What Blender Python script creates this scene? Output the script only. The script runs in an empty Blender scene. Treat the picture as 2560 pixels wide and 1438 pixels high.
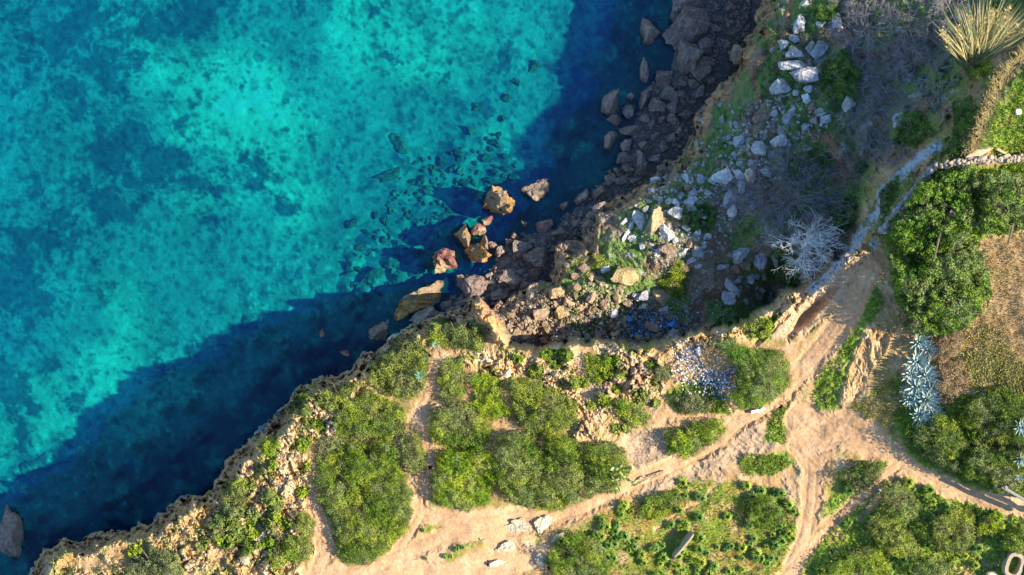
import bpy, math, random
import numpy as np
from mathutils import Vector
rng = np.random.default_rng(7); random.seed(7)
SC = bpy.context.scene; COL = SC.collection
CAMZ, FPX, CX, CY = 78.0, 3250.0, 1280.0, 719.0
# ------------------------------------------------------------------ camera, sky, sun, exposure
cd = bpy.data.cameras.new('camera'); cam = bpy.data.objects.new('camera', cd); COL.objects.link(cam)
cam.location = (0, 0, CAMZ); cam.rotation_euler = (0, 0, 0)
cd.lens = 36*FPX/2560; cd.sensor_width = 36; cd.sensor_fit = 'HORIZONTAL'; cd.clip_start = 1; cd.clip_end = 2000
SC.camera = cam
SUN_EL, SUN_AZ = math.radians(39.5), math.radians(-3)
w = bpy.data.worlds.new('World'); SC.world = w; w.use_nodes = True
nt = w.node_tree; bg = nt.nodes['Background']; sky = nt.nodes.new('ShaderNodeTexSky')
sky.sky_type = 'NISHITA'; sky.sun_disc = False; sky.sun_elevation = SUN_EL; sky.sun_rotation = math.radians(90)-SUN_AZ; sky.ozone_density = 8; sky.air_density = 1.3; sky.dust_density = .3
nt.links.new(sky.outputs[0], bg.inputs[0]); bg.inputs[1].default_value = 0.12
sl = bpy.data.lights.new('sun', 'SUN'); sl.energy = 5.0; sl.angle = math.radians(0.5); sl.color = (1, .88, .68)
so = bpy.data.objects.new('sun', sl); COL.objects.link(so)
so.rotation_euler = (0, math.pi/2-SUN_EL, SUN_AZ)
SC.view_settings.view_transform = 'Standard'; SC.view_settings.look = 'None'
SC.view_settings.exposure = 1.12; SC.view_settings.gamma = 1; SC.view_settings.use_curve_mapping = False
SC.cycles.transparent_max_bounces = 12; SC.cycles.max_bounces = 5
# ------------------------------------------------------------------ numpy noise
def _hash(ix, iy, seed):
    h = (ix.astype(np.int64)*374761393 + iy.astype(np.int64)*668265263 + seed*1442695041) & 0xffffffff
    h = ((h ^ (h >> 13))*1274126177) & 0xffffffff
    return ((h ^ (h >> 16)) & 0xffffff).astype(np.float32)/0xffffff
def vnoise(x, y, seed=0):
    ix, iy = np.floor(x), np.floor(y); fx, fy = x-ix, y-iy
    ix = ix.astype(np.int64); iy = iy.astype(np.int64)
    u = fx*fx*(3-2*fx); v = fy*fy*(3-2*fy)
    a, b, c, d = _hash(ix, iy, seed), _hash(ix+1, iy, seed), _hash(ix, iy+1, seed), _hash(ix+1, iy+1, seed)
    return (a*(1-u)+b*u)*(1-v)+(c*(1-u)+d*u)*v
def fbm(x, y, s, oct=4, seed=0, gain=.5):           # about -1..1
    t = 0; amp = 1; tot = 0; f = 1.0/s
    for o in range(oct):
        t = t+amp*(vnoise(x*f+o*17.3, y*f-o*9.1, seed+o)*2-1); tot += amp; amp *= gain; f *= 2.03
    return t/tot*1.4
def ridged(x, y, s, oct=4, seed=0):                # 0..1
    t = 0; amp = 1; tot = 0; f = 1.0/s
    for o in range(oct):
        t = t+amp*(1-np.abs(vnoise(x*f+o*7.7, y*f+o*3.1, seed+o)*2-1)); tot += amp; amp *= .5; f *= 2.1
    return t/tot
def worley(x, y, s, seed=0):                       # F1, F2, cell id (0..1)
    x = x/s; y = y/s; ix = np.floor(x).astype(np.int64); iy = np.floor(y).astype(np.int64)
    f1 = np.full(x.shape, 9., np.float32); f2 = f1.copy(); cid = np.zeros(x.shape, np.float32)
    for dx in (-1, 0, 1):
        for dy in (-1, 0, 1):
            jx, jy = ix+dx, iy+dy
            d = np.sqrt((jx+_hash(jx, jy, seed)-x)**2+(jy+_hash(jx, jy, seed+50)-y)**2)
            c = _hash(jx, jy, seed+99); n = d < f1
            f2 = np.where(n, f1, np.minimum(f2, d)); cid = np.where(n, c, cid); f1 = np.where(n, d, f1)
    return f1, f2, cid
def sst(a, b, x):
    t = np.clip((x-a)/(b-a), 0, 1); return t*t*(3-2*t)
def seg_dist(px, py, pts, closed=True):
    d = np.full(px.shape, 1e9, np.float32); n = len(pts)
    for i in range(n if closed else n-1):
        ax, ay = pts[i]; bx, by = pts[(i+1) % n]; vx, vy = bx-ax, by-ay; L = vx*vx+vy*vy+1e-9
        t = np.clip(((px-ax)*vx+(py-ay)*vy)/L, 0, 1)
        d = np.minimum(d, (px-ax-t*vx)**2+(py-ay-t*vy)**2)
    return np.sqrt(d)
def sdist(px, py, poly):                           # positive inside
    d = seg_dist(px, py, poly); ins = np.zeros(px.shape, bool); n = len(poly)
    for i in range(n):
        ax, ay = poly[i]; bx, by = poly[(i+1) % n]
        if ay == by: continue
        ins ^= ((ay > py) != (by > py)) & (px < (bx-ax)*(py-ay)/(by-ay)+ax)
    return np.where(ins, d, -d)
def loc_mask(px, py, poly, soft, fn=None):         # soft mask computed only in the polygon's box
    P = np.array(poly); m = np.zeros(px.shape, np.float32); q = soft*2+12
    sel = (px > P[:, 0].min()-q) & (px < P[:, 0].max()+q) & (py > P[:, 1].min()-q) & (py < P[:, 1].max()+q)
    if sel.any():
        m[sel] = sst(-soft, soft, sdist(px[sel], py[sel], poly) if fn is None else fn(px[sel], py[sel]))
    return m
def path_mask(px, py, pts, width, soft):
    P = np.array(pts); m = np.zeros(px.shape, np.float32); q = width+soft*2
    sel = (px > P[:, 0].min()-q) & (px < P[:, 0].max()+q) & (py > P[:, 1].min()-q) & (py < P[:, 1].max()+q)
    m[sel] = sst(-soft, soft, width/2-seg_dist(px[sel], py[sel], pts, False)); return m
def rbf(pts, X, Y):
    P = np.array(pts, float); n = len(P)
    K = np.sqrt(((P[:, None, :2]-P[None, :, :2])**2).sum(2)+400)
    A = np.zeros((n+3, n+3)); A[:n, :n] = K+np.eye(n)*1e-6; A[:n, n] = 1; A[:n, n+1:] = P[:, :2]; A[n:, :n] = A[:n, n:].T
    s = np.linalg.solve(A, np.r_[P[:, 2], 0, 0, 0])
    gx = np.arange(X.min(), X.max()+20, 16.); gy = np.arange(Y.min(), Y.max()+20, 16.)
    g = np.zeros((len(gy), len(gx)))+s[n]+s[n+1]*gx[None]+s[n+2]*gy[:, None]
    for i in range(n): g += s[i]*np.sqrt((gx[None]-P[i, 0])**2+(gy[:, None]-P[i, 1])**2+400)
    fx = (X-gx[0])/16; fy = (Y-gy[0])/16; ix = np.clip(fx.astype(int), 0, len(gx)-2); iy = np.clip(fy.astype(int), 0, len(gy)-2)
    fx = fx-ix; fy = fy-iy
    return (g[iy, ix]*(1-fx)+g[iy, ix+1]*fx)*(1-fy)+(g[iy+1, ix]*(1-fx)+g[iy+1, ix+1]*fx)*fy
# ------------------------------------------------------------------ outlines of the land (photo pixels, unprojected to metres below)
COAST = [(60,1470),(75,1438),(90,1405),(130,1372),(150,1352),(205,1352),(260,1325),(300,1318),(345,1312),(385,1300),(400,1288),(440,1255),(500,1235),
 (548,1200),(560,1180),(570,1142),(600,1120),(640,1085),(700,1030),(740,985),(765,960),(790,950),(850,940),(905,890),(960,862),(1000,835),(1040,812),(1085,792),
 (1120,787),(1160,768),(1180,750),(1200,752),(1222,770),(1245,757),(1290,738),(1330,710),(1374,700),(1380,650),(1392,605),(1462,608),(1467,560),
 (1477,530),(1530,500),(1590,465),(1640,440),(1690,402),(1720,370),(1735,330),(1742,290),(1770,252),(1790,225),(1822,188),(1848,165),(1826,150),
 (1832,125),(1870,100),(1890,60),(1905,0),(1915,-300)]
LAND = COAST+[(3000,-300),(3000,1900),(30,1900)]
RIDGE = [(1140,775),(1180,752),(1205,757),(1232,790),(1258,830),(1268,862),(1300,872),(1350,868),(1400,862),(1480,856),(1530,866),(1580,872),(1640,868),(1690,852),(1740,838),
 (1800,828),(1850,805),(1915,778),(1960,742),(2000,735),(2055,695),(2085,660),(2130,640),(2160,600),(2190,560),(2215,505),(2260,450),(2330,402),(2410,345),(2455,280),(2480,215),(2540,150),(2620,60),(2900,-300)]
PLAT = RIDGE+[(3000,-300),(3000,1900),(-300,1900),(-300,1200),(400,1100),(900,700)]
TERR_Z = [(1180,790,3.2),(1230,790,3.2),(1400,620,3.6),(1300,800,3.2),(1450,800,3.2),(1300,740,3.0),(1480,580,4.2),(1500,520,4.0),(1650,430,5),(1780,300,5.5),(1850,170,6),(1900,50,6.3),
 (1600,600,5),(1560,690,4.3),(1700,520,5.5),(1600,780,3.3),(1750,800,3.6),(1850,740,4.2),(1915,740,2.8),(1780,660,5),(1980,660,6.2),(1950,450,7.2),(2050,350,8),(1950,200,7.3),(2050,100,8),(2200,150,9),
 (2200,400,9.3),(2100,560,8.2),(2050,640,7.2),(2300,250,10.8),(2350,100,11),(2300,330,11.5),(2000,-200,8),(2500,-100,11),(1950,-200,6.5),(1350,860,2.8),(1640,850,3.0),(1800,810,4.2)]
PLAT_Z = [(1000,900,7.3),(600,1200,8.6),(150,1400,7.6),(400,1320,8.4),(1180,770,6.8),(1120,800,6.6),(1060,830,6.8),(1080,900,7.9),(1300,900,7.8),(1500,900,7.8),(1700,900,8.3),(1850,850,8.8),(1950,790,9),(2040,740,9.4),(2100,690,10),(2160,620,11),
 (2200,540,12.2),(2300,440,14),(2400,370,15.6),(2440,310,16.6),(2520,170,15.4),(2620,50,14.6),(2000,1000,9.4),(1500,1150,9.6),(1200,1350,10),(800,1400,9.8),(700,1150,9),(1000,1200,9.4),(1700,1400,10.4),
 (2100,1300,10.6),(2250,1000,11),(2500,1200,12),(2500,900,11.6),(2500,650,12.2),(2300,750,11),(2560,450,14),(2400,1400,11.2),(2800,900,13),(2800,300,17),(1300,1800,11),(2300,1800,12),(100,1700,8)]
BEACH = [(1700,-300),(1690,60),(1650,150),(1600,200),(1560,290),(1530,400),(1480,450),(1440,500),(1370,545),(1270,585),(1225,630),(1180,690),(1120,735),(1060,790),(1200,830),(1500,700),(1800,500),(2000,0),(2000,-300)]
# paths (polyline, width)
PATHS = [([(700,1480),(800,1440),(900,1428),(1000,1390),(1100,1345),(1250,1325),(1350,1300),(1450,1270),(1560,1215),(1700,1155),(1800,1100),(1850,1050),(1950,1000),(2000,930)],46),
 ([(2000,930),(2060,860),(2130,770),(2165,680)],60),
 ([(795,1240),(785,1290),(815,1370),(790,1440)],50),([(1095,900),(1080,960),(1045,1030),(1055,1100),(1072,1160),(1050,1220),(1050,1290),(1000,1370)],30),
 ([(1240,1360),(1330,1400),(1180,1440),(950,1420)],60),([(1050,1290),(1200,1300),(1330,1290)],50),
 ([(2000,1090),(2100,1100),(2220,1130),(2280,1170),(2330,1205),(2400,1228),(2480,1252),(2600,1285)],44),
 ([(1990,1120),(2035,1160),(2030,1250),(2020,1330),(1965,1450)],48),([(2240,1165),(2180,1215),(2130,1262),(2060,1320),(2000,1400),(1950,1450)],30),
 ([(1560,1030),(1640,1045),(1740,1040),(1830,1045)],22),([(1838,1040),(1815,990),(1795,950)],8),([(1640,1325),(1700,1280),(1760,1250),(1790,1215)],10),
 ([(2010,1050),(2050,1090),(2120,1070),(2180,1100)],90),([(2150,1300),(2200,1240),(2260,1185)],14)]
TRAILS = [([(1985,-20),(1965,80),(1900,145),(1878,190),(1900,250)],11),([(2030,340),(2075,350),(2095,390),(2105,440)],18)]
SANDS = [[(2150,650),(2200,690),(2200,760),(2120,850),(2030,930),(1990,930),(1955,880),(1890,862),(1960,830),(2010,790),(2080,730)],
 [(1470,1010),(1560,980),(1640,1000),(1660,1080),(1650,1150),(1590,1190),(1575,1120),(1480,1090),(1450,1050)],
 [(1100,1290),(1350,1290),(1270,1380),(1180,1440),(980,1440),(900,1430),(1000,1390)],[(1960,1010),(2150,1040),(2230,1110),(2100,1140),(1980,1180),(1850,1170),(1760,1160),(1900,1060)]]
GREENS = [[(2620,120),(2530,200),(2480,280),(2445,350),(2480,385),(2620,385)],[(2040,950),(2090,890),(2150,800),(2190,700),(2210,760),(2140,860),(2110,950),(2090,1022),(2050,1022),(2030,990)],
 [(2060,1300),(2120,1175),(2230,1150),(2200,1200),(2330,1225),(2480,1275),(2650,1300),(2650,1800),(1960,1800),(2010,1400)],[(1690,965),(1790,950),(1850,1045),(1700,1038),(1660,990)],
 [(2230,1040),(2270,1000),(2620,960),(2620,1250),(2480,1240),(2350,1195),(2270,1130)],[(2200,560),(2350,420),(2650,410),(2650,580),(2440,600),(2480,760),(2350,850),(2230,700)],
 [(1850,810),(1890,790),(1945,790),(1925,850),(1870,850)],[(1920,1010),(1985,980),(1960,1050),(1960,1110),(1910,1100)],[(1850,1150),(1960,1130),(1980,1160),(1930,1190),(1860,1180)]]
OCHRE = [[(1440,1320),(1530,1270),(1640,1240),(1740,1200),(1850,1210),(1950,1225),(2000,1280),(2005,1360),(1950,1460),(1900,1800),(1300,1800),(1480,1440),(1380,1330)],
 [(2130,1020),(2250,920),(2270,1040),(2240,1100),(2160,1050)],[(1060,1290),(1140,1310),(1100,1345),(1050,1330)],[(1150,1360),(1230,1345),(1220,1370),(1120,1400)],[(2080,1200),(2100,1160),(2090,1260),(2050,1290)]]
FIELD = [[(2470,585),(2650,570),(2650,1000),(2520,940),(2390,890),(2400,830),(2440,780),(2480,700),(2450,640)]]
GREYROCK = [[(1480,960),(1560,930),(1590,900),(1640,900),(1600,960),(1520,990)],[(1570,1070),(1680,1070),(1670,1130),(1640,1170),(1580,1200)],[(1700,1160),(1820,1110),(1900,1050),(1960,1100),(1880,1150),(1750,1190)],
 [(1590,1230),(1700,1175),(1860,1170),(1740,1205),(1620,1260)],[(1980,1160),(2030,1160),(2010,1240)],[(1950,1160),(1990,1230),(2010,1330),(1960,1250)],[(1640,1010),(1700,1040),(1660,1065),(1600,1030)]]
GULLY = ([(2345,365),(2290,400),(2250,440),(2205,480),(2197,530),(2155,580),(2130,625),(2105,650),(2070,690),(2030,725)],22)
# outlines of the bushes: outline, height in metres, leaf colour, label, options
S = [
 ([(800,1150),(850,1105),(905,1112),(960,1098),(1003,1125),(1003,1180),(1030,1230),(1028,1290),(1005,1340),(960,1388),(905,1415),(862,1410),(845,1380),(832,1310),(802,1250),(787,1200)],1.5,'green','largest dense green bush, long and rounded, left of the forked sandy path',dict(streak=1,lump=30)),
 ([(862,1005),(910,975),(960,990),(1000,1010),(1015,1045),(1010,1080),(970,1095),(905,1103),(852,1092),(840,1040)],1.1,'green','ragged green bush directly above the largest headland bush',{}),
 ([(1000,842),(1040,850),(1068,888),(1068,940),(1050,985),(1010,1000),(960,985),(925,950),(925,912),(960,878)],1.2,'olive','olive bush on the cliff edge with two small cyan green agaves on its right side',dict(streak=1)),
 ([(1070,815),(1110,800),(1150,812),(1190,815),(1212,845),(1205,875),(1160,872),(1110,865),(1075,855)],.9,'green','green bush at the headland tip beside the orange spur',{}),
 ([(1122,897),(1150,892),(1158,930),(1160,980),(1135,1015),(1112,1000),(1095,950),(1102,915)],.9,'heath','narrow upright bush right of the shaded path',{}),
 ([(1195,930),(1235,945),(1252,990),(1275,1030),(1245,1045),(1205,1042),(1185,1000),(1180,950)],.9,'bright','bright yellow green combed bush left of the wedge shaped bush',dict(streak=1)),
 ([(1262,955),(1330,945),(1380,970),(1440,1010),(1443,1055),(1400,1083),(1340,1085),(1300,1060),(1275,1010)],1.2,'heath','wedge shaped wind combed bush under the white jagged rock',dict(streak=1)),
 ([(1082,1035),(1140,1008),(1185,1015),(1225,1055),(1215,1105),(1160,1125),(1105,1120),(1072,1080)],1.1,'green','streaky green bush right of the dark path bend',dict(streak=1)),
 ([(1095,1135),(1160,1125),(1220,1112),(1235,1180),(1228,1262),(1140,1275),(1082,1255),(1075,1205)],1.2,'bright','light green bush at the left end of the big bush row above the main path',{}),
 ([(1228,1100),(1280,1080),(1345,1088),(1362,1180),(1340,1266),(1290,1258),(1240,1212)],1.4,'green','second bush of the row above the main path, grey green',{}),
 ([(1352,1090),(1400,1085),(1442,1102),(1460,1160),(1450,1252),(1380,1280),(1345,1262),(1368,1180)],1.5,'green','third bush of the row above the main path, tall with a dark left side',{}),
 ([(1452,1108),(1540,1108),(1572,1145),(1570,1192),(1520,1225),(1460,1248),(1468,1165)],1.1,'green','right end bush of the row, with the prickly pear growing in it',dict(streak=1)),
 ([(1010,1092),(1045,1082),(1064,1140),(1065,1172),(1032,1180),(1008,1150),(1000,1118)],.9,'olive','small oval bush between the largest bush and the shaded path',{}),
 ([(1465,892),(1510,887),(1543,912),(1533,948),(1495,958),(1466,935)],.8,'bright','small round bright bush on bare rock below the cliff top',{}),
 ([(1532,1012),(1560,1000),(1600,1015),(1628,1045),(1618,1063),(1580,1066),(1555,1045)],.7,'bright','low flowering bush on the sandy slope right of the wedge bush',{}),
 ([(1672,1085),(1760,1052),(1812,1052),(1812,1080),(1770,1118),(1715,1146),(1682,1132),(1662,1110)],.9,'bright','leaf shaped green bush beside the upper side of the main path',{}),
 ([(1790,850),(1830,852),(1880,868),(1940,882),(1973,910),(1978,950),(1950,988),(1900,1015),(1852,1018),(1830,990),(1842,950),(1835,900),(1800,880)],1.9,'tree','large rounded green bush with the white blocks at its foot',dict(lump=20)),
 ([(1682,985),(1740,985),(1785,1003),(1770,1033),(1712,1035),(1680,1010)],.8,'grey','grey green bush below the white litter',{}),
 ([(1632,922),(1670,912),(1676,945),(1642,958)],.7,'grey','small round grey green bush left of the white litter',{}),
 ([(1385,1372),(1420,1342),(1460,1337),(1500,1352),(1520,1392),(1512,1450),(1382,1450),(1367,1402)],1.5,'green','round bush at the bottom edge below the main path',{}),
 ([(720,1342),(757,1337),(777,1365),(765,1402),(735,1410),(707,1385)],.9,'green','round dark bush left of the sandy track at the bottom',{}),
 ([(737,1292),(765,1278),(788,1310),(783,1342),(755,1345)],.7,'olive','small olive bush above the round dark one at the track edge',{}),
 ([(330,1395),(380,1368),(440,1385),(472,1450),(300,1450)],.9,'grey','pale olive bush at the bottom left of the headland',{}),
 ([(562,1212),(598,1197),(620,1240),(608,1290),(577,1300),(553,1260)],.6,'olive','spiky olive bush near the cliff rim on the left',{}),
 ([(595,1335),(630,1347),(636,1382),(604,1390)],.5,'green','small tuft shaped bush beside the pale grey slab',{}),
 ([(795,1100),(848,1088),(862,1112),(830,1140),(800,1145)],.7,'grey','greyish bush at the upper left shoulder of the largest bush',{}),
 ([(655,1110),(690,1090),(700,1115),(680,1145),(655,1140)],.5,'bright','small lime green bush on the rocky rim at left',{}),
 ([(680,1370),(710,1355),(725,1400),(690,1420),(668,1395)],.5,'bright','small light bush left of the round dark bush',{}),
 ([(715,1020),(760,985),(770,1000),(725,1045)],.35,'bright','narrow lime green cushion along the cliff rim',{}),
 ([(780,1000),(860,960),(905,960),(860,995),(830,1030)],.6,'olive','scrubby bush on the rocky edge above the ragged green bush',{}),
 ([(2112,1172),(2160,1157),(2208,1162),(2200,1195),(2150,1228),(2112,1215),(2097,1190)],.9,'dark','leaf shaped dark bush between the two sandy tracks',{}),
 ([(2212,1210),(2240,1200),(2285,1218),(2308,1265),(2298,1305),(2250,1320),(2215,1290),(2200,1250)],1.4,'green','tall bush casting shade on the narrow track',{}),
 ([(2172,1282),(2230,1280),(2285,1325),(2305,1390),(2240,1400),(2190,1368),(2165,1320)],1.3,'olive','wide bush in the lower right with brownish ridge, below the tall one',{}),
 ([(2330,1285),(2400,1268),(2448,1288),(2440,1350),(2400,1388),(2340,1378),(2320,1330)],1.4,'olive','broad grey green bush in the middle of the lower right corner',{}),
 ([(2110,1385),(2180,1362),(2230,1410),(2220,1450),(2045,1450),(2065,1412)],1.2,'green','bush at the bottom edge right of the forked track',{}),
 ([(2290,1395),(2380,1400),(2370,1450),(2275,1450)],1.1,'green','bush at the bottom edge below the broad grey green bush',{}),
 ([(2440,1290),(2500,1275),(2520,1310),(2480,1350),(2445,1340)],.8,'bright','bright green bush just below the sandy lane at the right',{}),
 ([(2500,1330),(2560,1310),(2600,1370),(2560,1390),(2510,1375)],.7,'green','bush above the oval stone ring',{}),
 ([(2255,1075),(2330,1035),(2390,1040),(2420,1110),(2400,1195),(2335,1165),(2282,1112)],1.3,'dark','dark thicket bush above the bend of the orange lane',{}),
 ([(2400,1010),(2480,965),(2560,990),(2600,1050),(2580,1120),(2430,1110),(2395,1050)],1.4,'dark','upper dark thicket bush under the dry field',{}),
 ([(2425,1115),(2600,1120),(2620,1235),(2490,1225),(2405,1198)],1.4,'green','lower thicket bush behind the timber fence',{}),
 ([(2330,835),(2380,805),(2412,825),(2395,880),(2355,915),(2335,900)],.9,'brown','dry brown brush right of the uppermost agave',{}),
 ([(2345,915),(2400,890),(2420,950),(2380,1010),(2345,1000)],.8,'brown','dry brown brush between the agave row and the field',{}),
 ([(1868,1255),(1930,1242),(1963,1280),(1958,1308),(1900,1326),(1862,1300)],1.0,'green','rounded bush at the right side of the lower green field',{}),
 ([(1620,1245),(1690,1225),(1710,1250),(1650,1290),(1600,1300),(1590,1275)],.6,'green','low bush along the lower edge of the main path',{}),
 ([(1855,815),(1890,795),(1930,800),(1925,835),(1880,845)],.5,'bright','bright green bush on the sunlit shelf over the dump',{}),
 ([(1700,640),(1720,680),(1705,745),(1680,735),(1650,705),(1660,690)],.5,'bright','bright sunlit bush with white flowers in the terrace hollow',{}),
 ([(1480,640),(1510,640),(1520,660),(1490,668)],.35,'bright','small yellow green bush on the corner platform',{}),
 ([(2060,160),(2110,130),(2150,180),(2130,250),(2080,250),(2050,210)],.9,'shade','shaded dark green bush between the boulders and the bare thicket',{}),
 ([(2030,20),(2080,10),(2100,40),(2060,60)],.6,'shade','shaded green bush near the top between pale boulders',{}),
 ([(1960,390),(2040,375),(2090,400),(2070,440),(1980,435)],.5,'shade','low shaded green bush above the bare purple bush',{}),
 ([(1690,530),(1760,510),(1800,540),(1770,580),(1710,570)],.3,'shade','low shaded green bush in the middle of the terrace heap',{}),
 ([(2080,520),(2130,490),(2150,540),(2100,580)],.5,'shade','shaded green bush below the blue gully',{}),
 ([(2240,300),(2300,280),(2330,330),(2290,370),(2240,360)],.6,'shade','shaded green bush on the slope above the blue gully bend',{}),
 ([(2390,350),(2440,340),(2400,385),(2350,390)],.4,'shade','low shaded bush tucked against the end of the stone wall',{}),
 ([(2215,460),(2250,440),(2240,490),(2205,540),(2200,500)],.35,'shade','narrow shaded green strip between gully and sloping wall',{}),
 ([(1920,640),(1960,620),(2010,660),(1980,720),(1930,700)],.3,'shade','low shaded bush under the dead tree at the pit rim',{}),
 ([(2380,260),(2430,240),(2440,310),(2390,350)],.7,'shade','shaded green bush under the sunlit cliff top lawn',{}),
 ([(2400,140),(2470,130),(2480,180),(2420,200)],.7,'olive','olive bush at the foot of the giant reeds',{}),
]
# ------------------------------------------------------------------ height field
ST = 2.5
gx = np.arange(-260, 2860, ST, dtype=np.float32); gy = np.arange(-220, 1680, ST, dtype=np.float32)
X, Y = np.meshgrid(gx, gy); NX, NY = len(gx), len(gy)
wx = X+fbm(X, Y, 60, 5, 1, .6)*9; wy = Y+fbm(X, Y, 60, 5, 11, .6)*9
SDC = sdist(wx, wy, LAND); SDP = sdist(wx, wy, PLAT)
n1 = fbm(X, Y, 120, 5, 21); n2 = fbm(X, Y, 30, 4, 31); n3 = fbm(X, Y, 9, 3, 41)
terr = rbf(TERR_Z, X, Y)+n1*.35+n2*.12; plat = rbf(PLAT_Z, X, Y)+n1*.18
upr = sst(2080, 2200, X)*sst(640, 540, Y)
wr = 14+8*n2+70*upr
s = sst(-1, 1, (SDP+wr*.5+n2*5)/wr)
ledge = np.floor(s*4+.5*n2+.5)/4; s = np.clip(np.where(upr > .5, s, s*.65+ledge*.35), 0, 1)
land = terr+(plat-terr)*s
beach = loc_mask(wx, wy, BEACH, 55)
far = sst(0, 900, -SDC)
seab = (-1.5-far*1.6)+n1*.22+n2*.05*sst(350, 60, -SDC); seab = seab+(0.25-seab)*beach
rf1, rf2, rid = worley(X+n2*6, Y+n1*6, 46, 5)       # sunken rocks near the shore
nearsh = sst(330, 60, -SDC)*(SDC < 0)
bump = np.clip(1-rf1*1.7, 0, 1)*(rid > .45)
seab = seab+bump*nearsh*(1-beach)*.9
crag = ridged(X*.9+Y*.3, Y*.9-X*.3, 38, 5, 19); SDW = SDC+(crag-.62)*34*sst(-45, -5, SDC)*sst(70, 20, SDC)+n3*3*sst(-20, 0, SDC)
prof = np.clip((SDW+3)/(10+6*n2+10*vnoise(X/70, Y/70, 3)), 0, 1)
prof = .72*sst(0, .45, prof)+.28*sst(.4, 1, np.clip((SDW+2)/(40+14*n2), 0, 1)); prof = np.where(SDC > 60, 1, prof)
Z = seab+(land-seab)*prof
# land cover masks
onp = (SDP > -5) & (SDC > 0)
jx, jy = X+n2*7+n3*4, Y+n3*4-n2*7
PM = np.zeros_like(X); PEB = worley(X, Y, 5, 211)
for p, wd in PATHS: PM = np.maximum(PM, path_mask(jx, jy, p, wd, 5))
SM = np.zeros_like(X)
RUT = np.zeros_like(X)
for p, wd in PATHS:
    if wd > 25:
        for o_ in (-.22, .24): RUT = np.maximum(RUT, path_mask(X+n1*8+wd*o_, Y-n1*8+wd*o_, p, 5, 6))
for p in SANDS: SM = np.maximum(SM, loc_mask(jx, jy, p, 10))
GM = np.zeros_like(X)
for p in GREENS: GM = np.maximum(GM, loc_mask(jx, jy, p, 7))
OM = np.zeros_like(X)
for p in OCHRE: OM = np.maximum(OM, loc_mask(jx, jy, p, 10))
FM = np.zeros_like(X)
for p in FIELD: FM = np.maximum(FM, loc_mask(jx, jy, p, 6))
GR = np.zeros_like(X)
for p in GREYROCK: GR = np.maximum(GR, loc_mask(jx, jy, p, 12))
GU = path_mask(jx, jy, GULLY[0], GULLY[1], 5)*(1-PM)
TR = np.zeros_like(X)
for p, wd in TRAILS: TR = np.maximum(TR, path_mask(jx, jy, p, wd, 4))
SPUR = loc_mask(jx, jy, [(1165,758),(1205,750),(1230,785),(1262,825),(1268,860),(1240,855),(1215,815),(1185,790)], 4)
HILL = loc_mask(jx, jy, [(1150,880),(1300,880),(1460,875),(1640,890),(1700,880),(1640,1000),(1520,1110),(1440,1100),(1440,1010),(1250,950),(1150,900)], 20)
HILLL = loc_mask(jx, jy, [(120,1380),(400,1310),(560,1220),(700,1050),(830,960),(920,960),(850,1090),(790,1150),(780,1260),(820,1360),(740,1500),(80,1500)], 25)
edge = sst(95, 10, SDC)*(SDP > -5)
rockm = np.clip(np.maximum.reduce([edge*1.2, HILL, HILLL*.9, sst(60, 8, np.abs(SDP))*.9*(1-.6*upr)]), 0, 1)*(SDC > -10)
rockm *= (1-PM*.85)*(1-SM*.6)*(1-GM)*(1-FM)
rockm = np.maximum(rockm*sst(-.45, .25, fbm(X, Y, 70, 3, 77)+.15), sst(55, 35, SDC)*sst(-8, 2, SDC)*(SDP > -5))
q1 = fbm(X, Y, 18, 3, 62); q2 = fbm(X, Y, 18, 3, 63)
ua = X*.80+Y*.6; va = -X*.6+Y*.80
f1, f2, cid = worley((ua+q1*14+n1*9), (va+q2*14)*1.9, 34, 60); g1, g2, gid = worley(ua+n3*4+q2*8, (va+n2*3+q1*8)*1.5, 14, 61)
rg = ridged(X*.8+Y*.5, Y*.9-X*.35, 42, 4, 15)
blocks = sst(.0, .3, f2-f1)*cid*.5+sst(.0, .35, g2-g1)*gid*.2
Z = Z+rockm*np.where(SDP > -5, 1., .7)*(blocks+(rg-.6)*.95)
rubble = (1-s)*(SDC > 0)*(SDP < -4)
brown = loc_mask(jx, jy, [(1230,780),(1300,740),(1400,720),(1520,740),(1700,780),(1720,850),(1500,850),(1300,865)], 25)*rubble
Z = Z+rubble*(n2*.10+n3*.04)+brown*(sst(.02, .3, g2-g1)*gid*.28)
# erosion gullies on the bare slope, ruts, terracing
ER = loc_mask(jx, jy, [(2170,640),(2150,700),(2010,830),(1890,860),(1850,850),(1930,790),(2060,690),(2130,640)], 15)
along = (X*.72-Y*.69); across = (X*.69+Y*.72)
er = ridged(along*.35, across, 40, 4, 33); Z = Z-ER*(np.clip(.66-er, 0, 1)*1.3+n2*.12)
ER2 = loc_mask(jx, jy, [(2190,800),(2140,860),(2120,920),(2090,1030),(2130,1000),(2190,920),(2240,840)], 12)
Z = Z+ER2*(ridged(X*.7+Y*.3, Y*.45-X*.6, 24, 5, 35)-.6)*.5
Z = Z+(GR*(1-PM))*(ridged(X*.6+Y*.4, Y-X*.5, 50, 4, 36)-.65)*.55
Z = Z+(SDC > 0)*(n3*.03+n2*.03)*(1-np.maximum(PM*.8, SM*.7))-PM*.07-RUT*.03+FM*(.008*np.sin((X*.55+Y*.83)*1.1+n2*2)-n3*.02)
TRG = loc_mask(jx, jy, [(1950,838),(1985,790),(2035,752),(2085,712),(2100,716),(2060,765),(2015,805),(1975,850)], 4); Z = Z-TRG*.22
LIP = sst(14, 3, seg_dist(jx, jy, [(1905,835),(1960,785),(2030,735),(2080,695),(2130,650)], False)); Z = Z+LIP*(.25+.9*np.clip(ridged(X, Y, 22, 4, 39)-.45, 0, 1))
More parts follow.
